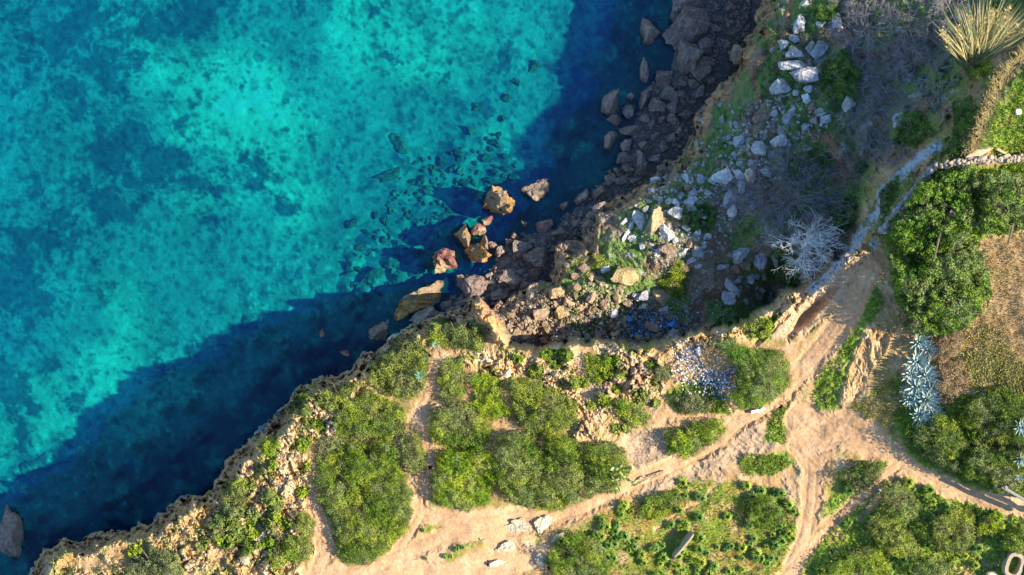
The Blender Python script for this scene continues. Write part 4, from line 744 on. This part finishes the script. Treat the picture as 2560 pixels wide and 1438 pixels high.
# ------------------------------------------------------------------ bare twiggy plants
def branches(mb, p, d, ln, r, depth, col, spread=.7, kids=(2, 4), upb=.1, k=3, shrink=.68):
    n = 3; pts = [np.array(p, float)]; dd_ = np.array(d, float)
    for i in range(n):
        dd_ = dd_+rng.normal(size=3)*.16; dd_[2] += upb*.3; dd_ /= np.linalg.norm(dd_); pts.append(pts[-1]+dd_*ln/n)
    tube(mb, pts, np.linspace(r, r*.6, n+1), np.array(col)*rng.uniform(.85, 1.15), k, False)
    if depth == 0: return
    for j in range(rng.integers(kids[0], kids[1]+1)):
        q = pts[rng.integers(1, n+1)]; nd = dd_+rng.normal(size=3)*spread; nd[2] += upb; nd /= np.linalg.norm(nd)
        branches(mb, q, nd, ln*shrink*rng.uniform(.8, 1.2), r*.62, depth-1, col, spread, kids, upb, k, shrink)
def bare(px, py, R, h, n, col, label, name='bare_bush', r0=.035, depth=3, cat='bush', grp=None, spread=.55, lean=(0, 0), aniso=(1, 1), kids=(2, 4), dirs=None):
    z = float(zat(px, py)); x, y = U(px, py, z); R = R*M(z); root = thing(name, label, cat, (x, y, z), grp); mb = MB()
    for i in range(n):
        a = rng.uniform(0, 6.283) if dirs is None else rng.uniform(*dirs); q = rng.uniform(.0, .55)*R; t = rng.uniform(.5, 1)
        zo = float(zat(px+math.cos(a)*q/M(z)*aniso[0], py-math.sin(a)*q/M(z)*aniso[1]))-z
        p = (math.cos(a)*q*aniso[0], math.sin(a)*q*aniso[1], min(max(zo, -1.2), 1.2)); d = np.array((math.cos(a)*t*aniso[0]+lean[0], math.sin(a)*t*aniso[1]+lean[1], h/R*rng.uniform(.7, 1.3))); d /= np.linalg.norm(d)
        branches(mb, p, d, R*.36, r0, depth, col, spread, kids)
    mb.build('branches', M_twig, root); return root
bare(1975,490,150,.9,95,(.23,.215,.235),'wide purple grey leafless bush, densest on the terrace, left of the dead tree',depth=3,r0=.022,aniso=(1.05,.7),lean=(-.3,.1))
THK = 'leafless thicket on the upper slope'
for i, (x, y, R, lb) in enumerate(((2170,70,85,'leafless dark bush at the top of the thicket above the green bush'),(2270,60,90,'leafless dark bush at the top edge left of the giant reeds'),(2200,190,90,'leafless bush in the middle of the thicket with pale tips'),(2290,170,75,'leafless bush left of the foot of the giant reeds'),
    (2180,310,85,'leafless purple bush in the lower thicket above the red trail'),(2250,400,60,'lowest leafless bush of the thicket beside the gully'),(2380,30,70,'leafless bush behind the giant reeds at the top edge'),(2130,-10,70,'leafless bush cut by the top edge left of the thicket'))):
    bare(x, y, R, .9, 34, (.24,.225,.24) if i % 3 else (.34,.32,.31), lb, grp=THK, r0=.022, depth=3)
bare(2350,245,60,.9,20,(.34,.32,.29),'pale branched leafless shrub on the slope under the giant reeds',r0=.03,depth=3)
bare(2420,250,45,.9,10,(.38,.36,.31),'small white branched shrub next to the sunlit cliff top',r0=.025,depth=3)
bare(1770,715,26,.5,8,(.5,.45,.36),'small pale dried bush with white tips in the sunlit hollow',r0=.012,depth=2)
bare(1440,690,24,.4,8,(.45,.38,.28),'dried pale bush on the edge of the corner platform',r0=.012,depth=2)
# dead tree: white limbs fanning from its foot near the bottom
z = float(zat(2003, 640)); x, y = U(2003, 640, z); root = thing('dead_tree', 'white leafless dead tree with fanned branches on the shaded terrace', 'tree', (x, y, z)); mb = MB()
tube(mb, [(0, 0, -.3), (0, .1, .5), (.05, .3, 1.1)], np.array([.13, .1, .075]), (.55, .53, .48), 7); mb.build('trunk', M_twig, root); mb = MB()
for i in range(22):
    a = math.radians(rng.uniform(-200, 50) if i > 7 else rng.uniform(20, 160)); d = np.array((math.cos(a), -math.sin(a)*.9 if False else math.sin(a+math.pi)*1.0, rng.uniform(.3, 1.1)))
    if i > 9: d = np.array((rng.uniform(-.8, .9), rng.uniform(.1, 1.0), rng.uniform(.5, 1.2)))
    d /= np.linalg.norm(d); q = np.array((.05, .3, rng.uniform(.6, 1.1))); branches(mb, q, d, rng.uniform(.8, 1.2), .046, 5, (.74, .72, .67), .45, (2, 3), .12, 3, .7)
mb.build('branches', M_twig, root)
# giant reeds
z = float(zat(2425, 165)); x, y = U(2425, 165, z); root = thing('giant_reeds', 'tall clump of giant reeds with golden plumes fanning out at the top right', 'reeds', (x, y, z)); mb = MB(); pb = MB()
for i in range(560):
    a = math.radians(rng.choice([rng.uniform(10, 60), rng.uniform(60, 150), rng.uniform(20, 120)])); ln = rng.uniform(1.6, 3.9)
    e = np.array((math.cos(a), math.sin(a), rng.uniform(.15, .9))); e /= np.linalg.norm(e); p0 = np.array((rng.uniform(-.35, .5), rng.uniform(-.3, .3), rng.uniform(0, .4))); pl = np.cross(e, (0, 0, 1)); pl /= np.linalg.norm(pl)
    pts = np.array([p0, p0+e*ln*.5+(0, 0, .12), p0+e*ln+(0, 0, -.08*ln)]); wdt = rng.uniform(.012, .026)
    c = np.array((.17, .21, .09) if rng.random() < .5 else (.50, .40, .17))*rng.uniform(.8, 1.2)
    V = np.array([pts[0]-pl*wdt*.5, pts[0]+pl*wdt*.5, pts[1]+pl*wdt, pts[1]-pl*wdt, pts[2]]); mb.add(V, [(0, 1, 2, 3)], c); mb.add(V[[3, 2, 4]], [(0, 1, 2)], c)
for (a, ln, o) in ((118,2.2,-.2),(105,2.6,.05),(92,2.3,.25),(98,1.7,.1),(84,2.9,.3),(70,3.1,.4),(135,2.4,-.4),(52,2.6,.45),(40,2.8,.5),(30,2.2,.5),(75,2.2,.35),(112,1.6,0)):
    a = math.radians(a); e = np.array((math.cos(a), math.sin(a), .55)); e /= np.linalg.norm(e); p0 = np.array((o, 0, .1)); q = [p0, p0+e*ln*.6, p0+e*ln]
    tube(mb, q, np.array([.03, .025, .015]), (.50, .42, .2), 5)
    t = rng.uniform(.45, 1, 260)[:, None]; P = p0+e*ln*t+(0, 0, .15)+rng.normal(size=(260, 3))*.09; leaves(pb, P, .07, np.tile((.62, .47, .20), (260, 1))*rng.uniform(.75, 1.15, (260, 1)), up=.3, asp=.35)
mb.build('stems', M_leaf, root); pb.build('plumes', M_leaf, root)
# reed-like dry grass along the cliff top rim
def blades(poly_or_line, n, ln, cols, name, wdt=.02, line=False, tilt=.5):
    P = np.array(poly_or_line, float)
    if line:
        sl_ = rng.uniform(0, len(P)-1.001, n); i = sl_.astype(int); f = (sl_-i)[:, None]; q = P[i]*(1-f)+P[i+1]*f+rng.normal(size=(n, 2))*7; x, y = q[:, 0], q[:, 1]
    else:
        x = rng.uniform(P[:, 0].min(), P[:, 0].max(), n); y = rng.uniform(P[:, 1].min(), P[:, 1].max(), n); k = (sdist(x, y, poly_or_line)+fbm(x, y, 30, 3, 500)*18 > 2); x, y = x[k], y[k]
    k = gat(PM, x, y) < .4; x, y = x[k], y[k]
    n = len(x); z = zat(x, y); X_, Y_ = U(x, y, z); a = rng.uniform(0, 6.283, n); l_ = ln*rng.uniform(.5, 1.3, n); e = np.c_[np.cos(a)*tilt, np.sin(a)*tilt, rng.uniform(.5, 1, n)]; e /= np.linalg.norm(e, axis=1)[:, None]
    s_ = np.c_[-np.sin(a), np.cos(a), np.zeros(n)]*wdt; p = np.c_[X_, Y_, z-.01]
    V = np.stack([p-s_, p+s_, p+e*l_[:, None]+s_*.3, p+e*l_[:, None]-s_*.3], 1).reshape(-1, 3); cc = np.array(cols)[rng.integers(0, len(cols), n)]*rng.uniform(.75, 1.25, (n, 1))
    h_ = fbm(x, y, 26, 4, 510)[:, None]; cc = cc*(1+.3*h_)
    tag(mesh_from(name, V, np.arange(n*4).reshape(-1, 4), np.repeat(cc, 4, 0), M_leaf), kind='stuff')
blades([(2560,130),(2500,195),(2478,240),(2455,300),(2435,345),(2415,370)], 2600, .45, [(.45,.34,.17),(.38,.28,.13),(.30,.26,.10)], 'dry_grass', .018, True, .8)
GC = [(.15,.26,.03),(.22,.30,.035),(.10,.18,.025),(.30,.32,.05)]
blades([(2640,110),(2540,200),(2485,285),(2450,350),(2480,385),(2640,385)], 9000, .14, GC, 'grass', .022)
blades(GREENS[1], 6000, .13, GC, 'grass', .022); blades(GREENS[2], 22000, .15, GC, 'grass', .025); blades(GREENS[3], 7000, .15, GC, 'grass', .022)
blades(GREENS[4], 9000, .15, GC, 'grass', .022); blades(GREENS[7], 2500, .12, GC, 'grass', .022); blades(GREENS[8], 2500, .12, GC, 'grass', .022)
blades([(2330,420),(2640,405),(2640,470),(2480,440),(2300,470)], 4000, .2, GC, 'grass', .03)
blades(OCHRE[0], 30000, .14, [(.30,.24,.05),(.20,.27,.035),(.15,.26,.03),(.20,.30,.03),(.34,.28,.07)], 'grass', .02)
blades(OCHRE[1], 4000, .12, [(.30,.22,.06),(.2,.24,.05)], 'grass', .02)
blades([(2390,890),(2440,860),(2620,990),(2620,1030),(2480,960),(2400,960)], 7000, .25, [(.40,.38,.12),(.30,.32,.08),(.45,.38,.16)], 'dry_grass', .025)
blades([(1480,580),(1560,520),(1750,380),(1900,230),(2050,200),(2200,420),(2130,600),(1950,720),(1760,800),(1560,720)], 16000, .14, [(.07,.13,.03),(.11,.17,.04),(.14,.14,.06)], 'grass', .022)
blades([(1880,200),(1930,60),(2040,20),(2080,120),(2000,260),(1900,260)], 4000, .14, [(.07,.13,.03),(.11,.17,.04)], 'grass', .022)
blades([(1400,640),(1480,630),(1560,670),(1520,700),(1420,690)], 1800, .14, [(.15,.24,.04),(.3,.3,.06)], 'grass', .022)
blades([(150,1380),(400,1320),(580,1230),(720,1040),(900,960),(860,1090),(780,1180),(760,1420),(200,1430)], 9000, .14, [(.17,.21,.05),(.30,.29,.08),(.12,.15,.04)], 'grass', .02)
blades(FIELD[0], 9000, .11, [(.42,.30,.15),(.35,.24,.12),(.34,.31,.10)], 'dry_grass', .02)
blades([(2400,830),(2480,800),(2560,900),(2600,940),(2500,940)], 3000, .2, [(.34,.33,.09),(.42,.36,.14)], 'dry_grass', .022)
# ------------------------------------------------------------------ agaves
def agave_mesh(n, ln, c=(.34, .46, .44)):
    mb = MB()
    for i in range(n):
        f = i/n; a = i*2.39996; el = math.radians(15+68*f); L_ = ln*(1-.35*f)*rng.uniform(.85, 1.12); wd = ln*.08; k = 7; pts = []
        for j in range(k):
            t = j/(k-1); r = L_*t; e = el+.35*t*(1-f)-.15*t; px_ = r*math.cos(e); pz = r*math.sin(e)+.02; w_ = wd*(.55+1.4*t-1.95*t*t) if t < 1 else .002; w_ = max(w_, .003)
            u = np.array((math.cos(a), math.sin(a), 0)); sd = np.array((-math.sin(a), math.cos(a), 0)); cpt = u*px_+np.array((0, 0, pz))
            pts += [cpt-sd*w_+(0, 0, w_*.45), cpt-(0, 0, w_*.35), cpt+sd*w_+(0, 0, w_*.45)]
        V = np.array(pts); F = []
        for j in range(k-1):
            F += [(j*3, j*3+1, j*3+4, j*3+3), (j*3+1, j*3+2, j*3+5, j*3+4)]
        mb.add(V, F, np.array(c)*rng.uniform(.8, 1.25))
    return mb
AG = []
def agave(px, py, R, label, src=None, c=(.36, .47, .44)):
    z = float(zat(px, py))+(1.35 if px > 2540 else .9 if px < 1100 and px != 1062 else .15)
    ln = R*M(z); o = agave_mesh(rng.integers(28, 40), ln, c).build('agave', mat_ag); o.location = (*U(px, py, z+.1), z); o.rotation_euler = (rng.uniform(-.15, .15), rng.uniform(-.15, .15), rng.uniform(0, 6)); tag(o, label, 'agave', 'blue green agaves')
mat_ag = mat('agave_skin', .45, spec=.45)
for q in ((2300,855,40,'topmost agave of the blue green row beside the sandy slope'),(2295,905,46,'second agave from the top of the row'),(2318,940,48,'third agave from the top of the row, leaning right'),(2295,968,46,'agave in the middle of the row, left side'),
    (2318,1000,48,'agave in the lower middle of the row, brightest'),(2300,1038,42,'second agave from the bottom of the row'),(2322,1062,36,'bottom agave of the continuous row'),(2358,1090,44,'agave with wide blue leaves standing apart below the row'),
    (2322,878,34,'small pale agave right of the topmost one in the row'),(2280,935,36,'agave on the left flank of the row below the second one'),(2330,970,34,'agave on the right flank in the middle of the row'),(2275,1000,34,'left flank agave casting long spiky shadows'),(2335,1030,32,'right flank agave low in the row'),(2300,1075,26,'small agave at the very foot of the row'),(2310,830,24,'small agave just above the row in the tree shade'),(2262,975,20,'small young agave left of the row on bare soil'),(2185,612,20,'agave at the left corner of the big tree beside the wall'),(2555,1070,30,'upper agave at the right edge among the thicket'),(2552,1150,28,'lower agave at the right edge among the thicket'),(2550,1195,14,'small agave at the right edge above the fence')):
    agave(*q)
for q in ((1048,938,15,'small cyan green agave on the right side of the olive cliff bush'),(1088,862,10,'tiny cyan green agave in the headland tip bush'),(1062,900,9,'tiny cyan agave on the pale rock right of the olive bush')): agave(*q, c=(.20, .45, .30))
# prickly pear
z = float(zat(1548, 1180))+.75; x, y = U(1548, 1180, z); root = thing('prickly_pear', 'yellow green prickly pear cactus sprawling at the right end of the bush row', 'cactus', (x, y, z)); mb = MB(); V0, F0 = ICO[2]
for cx_, cy_ in ((0,0),(-.3,.25),(.25,.35),(.5,.05),(-.1,-.5),(.2,-.3),(-.45,-.05),(.45,-.4),(.1,.6),(-.2,-.85)):
    p = np.array((cx_, cy_, .6))
    for j in range(5):
        n = rng.normal(size=3); n /= np.linalg.norm(n); t = np.cross(n, rng.normal(size=3)); t /= np.linalg.norm(t); b = np.cross(n, t); V = V0[:, :1]*t*.075+V0[:, 1:2]*b*.13+V0[:, 2:]*n*.02
        mb.add(V+p, F0, np.array((.30, .36, .11))*rng.uniform(.8, 1.3)); p = p+b*.17*rng.choice((-1, 1))+(0, 0, .08)
        tube(mb, [(cx_*.5, cy_*.5, 0), p-(0, 0, .08)], np.array([.03, .02]), (.26, .25, .12), 5) if j == 0 else None
mb.build('pads', M_leaf, root)
# ------------------------------------------------------------------ leafy herbs on the lower field
def herb_mesh(n, R, c):
    mb = MB()
    for i in range(n):
        a = rng.uniform(0, 6.283); r = R*rng.uniform(.4, 1); u = np.array((math.cos(a), math.sin(a), 0)); sd = np.array((-math.sin(a), math.cos(a), 0)); h = rng.uniform(.35, 1.1)*R; w_ = R*.085
        V = np.array([u*.02, u*r*.5+(0, 0, h)-sd*w_, u*r*.5+(0, 0, h)+sd*w_, u*r+(0, 0, h*.8)]); mb.add(V, [(0, 1, 3, 2)], np.array(c)*rng.uniform(.6, 1.4))
    return mb
H0 = [herb_mesh(110, .30, c).build('leafy_plant', M_leaf) for c in ((.17, .28, .03), (.13, .24, .035), (.24, .31, .03), (.15, .26, .05))]
zones = [(OCHRE[0], 150, 'dark green leafy tuft standing in the ochre grass of the lower field', 'leafy tufts of the lower field'), ([(2060,1320),(2200,1240),(2330,1240),(2500,1290),(2560,1400),(2560,1438),(2010,1438)], 42, 'green leafy tuft on the grass of the lower right corner', 'leafy tufts of the lower right corner'),
 ([(1060,1300),(1200,1340),(1090,1430),(1030,1400)], 9, 'tiny green tuft on the bare sandy ground at the bottom', 'tufts on the sandy ground')]
first = {i: True for i in range(4)}
def place_herb(o0, x, y, sc, lab, grp):
    i = H0.index(o0)
    if first[i]: o = o0; first[i] = False
    else: o = o0.copy(); COL.objects.link(o)
    z = float(zat(x, y)); o.location = (*U(x, y, z), z); o.scale = (sc,)*3; o.rotation_euler = (0, 0, rng.uniform(0, 6)); tag(o, lab, 'plant', grp)
for poly, n, lab, grp in zones:
    c = 0
    while c < n:
        (x, y) = in_poly(poly, 1)[0]
        if x < -5 or y > 1445 or x > 2565 or gat(PM, [x], [y])[0] > .3 or (fbm(np.array([x]), np.array([y]), 90, 3, 600)[0] < -.15 and rng.random() < .8): continue
        place_herb(H0[rng.integers(4)], x, y, rng.uniform(.6, 1.25)*(.5 if 'tiny' in lab else 1), lab, grp); c += 1
for x, y, lb in ((2268,1203,'teal green broad leaved plant at the top of the tall bush by the lane'),(2320,1222,'small teal leaved plant right of the tall bush by the lane'),(2120,1225,'small green plant under the leaf shaped dark bush'),(1705,1205,'dark leafy plant at the head of the grass strip by the main path')):
    place_herb(H0[rng.integers(4)], x, y, 1.3, lb, None)
# ------------------------------------------------------------------ stone walls, fence, stones, litter
WST = [rock_shape(2, 9, .06) for _ in range(10)]
def wall(pts, hw, hh, label, c, n_per=.17):
    zs = [float(zat(*p)) for p in pts]; mb = MB(); c0 = (*U(*pts[0], zs[0]), zs[0])
    for i in range(len(pts)-1):
        a = np.array((*U(*pts[i], zs[i]), zs[i])); b = np.array((*U(*pts[i+1], zs[i+1]), zs[i+1])); L_ = np.linalg.norm(b-a); rz = math.atan2(b[1]-a[1], b[0]-a[0]); m_ = (a+b)/2; k = max(1, int(L_/n_per))
        for j in range(k):
            t = (j+.5)/k; p = a+(b-a)*t
            for q_ in range(5):
                V, F = WST[rng.integers(len(WST))]; sz_ = rng.uniform(.075, .15); an = rng.uniform(0, 6); V = V*np.array((sz_*rng.uniform(1, 1.7), sz_, sz_*.75))
                an = rz+rng.uniform(-.5, .5); V = np.c_[V[:, 0]*math.cos(an)-V[:, 1]*math.sin(an), V[:, 0]*math.sin(an)+V[:, 1]*math.cos(an), V[:, 2]]
                lat = rng.uniform(-.5, .5)*hw; mb.add(V+p+np.array((-math.sin(rz)*lat, math.cos(rz)*lat, hh*(rng.uniform(.1, .95) if q_ < 2 else rng.uniform(.85, 1.02)))), F, np.array(c)*rng.uniform(.65, 1.25))
            box(mb, p+np.array((0, 0, hh*.45)), np.array((L_/k*1.02, hw*.85, hh*.9)), rz, np.array(c)*.7, .02)
    o = mb.build('stone_wall', M_obj, off=c0); o.location = c0; tag(o, label, 'wall'); return o
wall([(2326,420),(2360,413),(2400,409),(2450,404),(2500,401),(2560,395),(2640,388)], .26, .8, 'dry stone wall with sunlit lower face running to the right edge between lawn and trees', (.38, .31, .22))
wall([(2322,424),(2305,446),(2285,470),(2268,492),(2240,525),(2215,558),(2195,582)], .26, .7, 'narrow stone wall dropping down the slope along the trees', (.30, .29, .28))
wall([(2285,494),(2268,493)], .14, .4, 'short stone stub projecting from the sloping wall', (.5, .45, .38))
def poly_slab(name, px, py, size, rot, tilt, c, label, cat, z_add=0):
    z = float(zat(px, py)); mb = MB(); V, F = ICO[3]; V = np.sign(V)*np.abs(V)**.42; V = V*(1+.05*vnoise(V[:, 0]*4+9, V[:, 1]*4+V[:, 2]*3, 1)[:, None])*np.array(size)/2
    mb.add(V, F, c); o = mb.build(name, M_obj); o.location = (*U(px, py, z+size[2]*.3), z+size[2]*.35+z_add); o.rotation_euler = (tilt[0], tilt[1], rot); return tag(o, label, cat)
poly_slab('stone_slab', 1706, 1360, (1.6, .16, .95), math.radians(50), (0.1, 0, 0), (.34, .28, .18), 'narrow upright stone slab casting a shadow in the lower field', 'slab')
for x, y, r, lb in ((1882,1028,10,'left white block lying at the foot of the large round bush'),(1893,1026,-15,'middle white block at the foot of the large round bush'),(1905,1022,35,'right tilted white block at the foot of the large round bush')):
    mb = MB(); z = float(zat(x, y)); box(mb, np.array((0, 0, .09)), np.array((.24, .16, .16)), 0, (.78, .76, .70), .02); o = mb.build('white_block', M_obj); o.location = (*U(x, y, z), z); o.rotation_euler = (.1, .05, math.radians(r)); tag(o, lb, 'block', 'white blocks by the bush')
# timber fence
fa, fb = (2492,1212), (2610,1282); root = thing('timber_fence', 'grey timber fence rail on posts beside the orange lane at the right edge', 'fence', (*U(*fa, float(zat(*fa))), float(zat(*fa)))); oz = np.array(root.location)
for k in range(2):
    mb = MB(); a = np.array((*U(*fa, float(zat(*fa))), float(zat(*fa))+(1.05 if k == 0 else .6))); b = np.array((*U(*fb, float(zat(*fb))), float(zat(*fb))+(1.05 if k == 0 else .6))); m_ = (a+b)/2
    box(mb, m_-oz, np.array((np.linalg.norm(b-a), .12, .16)), math.atan2(b[1]-a[1], b[0]-a[0]), (.27, .25, .22), 0); mb.build('rail', M_obj, root)
for t in (.02, .45, .9):
    mb = MB(); px_, py_ = fa[0]+(fb[0]-fa[0])*t, fa[1]+(fb[1]-fa[1])*t; z = float(zat(px_, py_)); p = np.array((*U(px_, py_, z), z)); box(mb, p-oz+(0, .08, .5), np.array((.11, .11, 1.3)), .5, (.38, .34, .28)); mb.build('post', M_obj, root)
# oval stone ring and square stone
def ring(px, py, a, b, rot, label):
    z = float(zat(px, py)); mb = MB(); n = 40; pr = [(-1, 0), (-1, .35), (-.85, .42), (.85, .42), (1, .35), (1, 0)]; V = []
    for i in range(n):
        t = i*2*math.pi/n; cx_, cy_ = np.sign(math.cos(t))*abs(math.cos(t))**.7, np.sign(math.sin(t))*abs(math.sin(t))**.7
        for (r, h) in pr: V.append(((a+r*.10)*cx_, (b+r*.10)*cy_, h-.1+.02*rng.random()))
    k = len(pr); F = [(i*k+j, ((i+1) % n)*k+j, ((i+1) % n)*k+j+1, i*k+j+1) for i in range(n) for j in range(k-1)]
    mb.add(np.array(V), F, (.36, .30, .20)); o = mb.build('stone_ring', M_obj); o.location = (*U(px, py, z), z+.05); o.rotation_euler = (0, 0, math.radians(rot)); tag(o, label, 'stone ring')
ring(2530, 1410, .36, .55, -18, 'oval pale stone ring set in the grass at the bottom right'); ring(2585, 1425, .3, .5, -10, 'second stone ring mostly outside the right edge')
poly_slab('stone_block', 2478, 1436, (.5, .35, .4), .1, (0, 0), (.55, .45, .28), 'small yellow stone block on the bottom edge left of the oval ring', 'block')
poly_slab('stone_block', 2352, 1438, (.4, .3, .4), .1, (0, 0), (.60, .36, .16), 'small orange stone block on the bottom edge among the bushes', 'block')
for x, y, sx, sy, c, lb in ((2450,380,1.5,.35,(.6,.42,.28),'fallen pale stone slab beside the wall end'),(2495,375,.8,.14,(.5,.36,.22),'wooden plank lying on the lawn above the wall')):
    poly_slab('stone_slab' if sy > .2 else 'plank', x, y, (sx, sy, .18), .5 if sy > .2 else -.5, (0, 0), c, lb, 'slab' if sy > .2 else 'plank')
poly_slab('white_stone', 2545, 280, (.28, .26, .2), .1, (0, 0), (.75, .72, .66), 'single white stone on the bright cliff top lawn', 'stone')
for x, y, lb in ((2200,1225,'small white stone at the edge of the narrow track'),(2268,1290,'small white scrap between the two lower right bushes')): poly_slab('white_stone', x, y, (.14, .12, .1), 0, (0, 0), (.75, .73, .7), lb, 'stone')
def litter(cx_, cy_, sx, sy, n, cols, size=.06, rot=0, name='litter'):
    x = rng.normal(size=n)*sx; y = rng.normal(size=n)*sy; r = math.radians(rot); x, y = cx_+x*math.cos(r)+y*math.sin(r), cy_-x*math.sin(r)+y*math.cos(r)
    z = zat(x, y)+rng.uniform(.05, .22, n); X_, Y_ = U(x, y, z); mb = MB()
    cc = np.array(cols)[rng.integers(0, len(cols), n)]
    for i in range(n): box(mb, np.array((X_[i], Y_[i], z[i])), np.array((size*rng.uniform(.6, 1.9), size*rng.uniform(.5, 1.2), size*.3)), rng.uniform(0, 3), cc[i], size*.5)
    return tag(mb.build(name, M_obj), kind='stuff')
BL = [(.03, .20, .55), (.05, .33, .70), (.02, .10, .28), (.30, .42, .52), (.03, .06, .11), (.12, .11, .11), (.45, .42, .38), (.16, .13, .1)]
WH = [(.7, .7, .7), (.62, .63, .65), (.10, .18, .38), (.42, .44, .48), (.75, .7, .62), (.16, .17, .20), (.5, .45, .35), (.6, .58, .52)]
litter(1600,800,20,22,190,BL,.055); litter(1650,808,28,16,230,BL,.055); litter(1660,825,30,12,160,BL,.06); litter(1590,830,18,10,90,BL,.06)
litter(1715,885,18,12,110,WH,.05,35); litter(1735,915,30,12,110,WH,.05,-25); litter(1765,930,22,10,60,WH,.05,-50); litter(1705,938,24,14,80,WH,.055); litter(1810,955,16,22,170,BL+WH[:3],.06,-30); litter(1765,960,26,16,110,WH,.07)
litter(1745,765,45,30,60,[(.1,.4,.7),(.6,.7,.8),(.1,.35,.5)],.06); litter(1660,690,40,26,70,[(.7,.68,.6),(.6,.6,.55)],.035); litter(1880,735,22,14,50,BL,.05); litter(1285,755,26,10,60,[(.7,.66,.6)],.03); litter(1400,800,120,25,50,[(.3,.45,.7),(.6,.6,.6)],.045)
for x, y, r, c, lb in ((1573,798,8,(.05,.40,.80),'blue plastic sheet on the left of the litter heap under the cliff'),(1677,810,10,(.04,.30,.75),'larger blue plastic sheet at the right of the litter heap'),(1590,838,6,(.06,.35,.80),'small blue plastic bag at the bottom of the litter heap'),(1898,828,7,(.65,.72,.78),'white bag lying in the bright bush over the dump'),
    (1745,878,9,(.75,.77,.8),'white plastic bag on top of the litter slope'),(2303,825,6,(.03,.2,.7),'blue bag in the shade above the topmost agave')):
    z = float(zat(x, y)); V, F = rock_shape(3, 5, .2); V = V*(r*M(z), r*M(z)*.7, .06); o = mesh_from('plastic_bag', V, F, c, M_obj, smooth=True); o.location = (*U(x, y, z), z+.16); o.rotation_euler = (.1, .1, rng.uniform(0, 3)); tag(o, lb, 'bag')
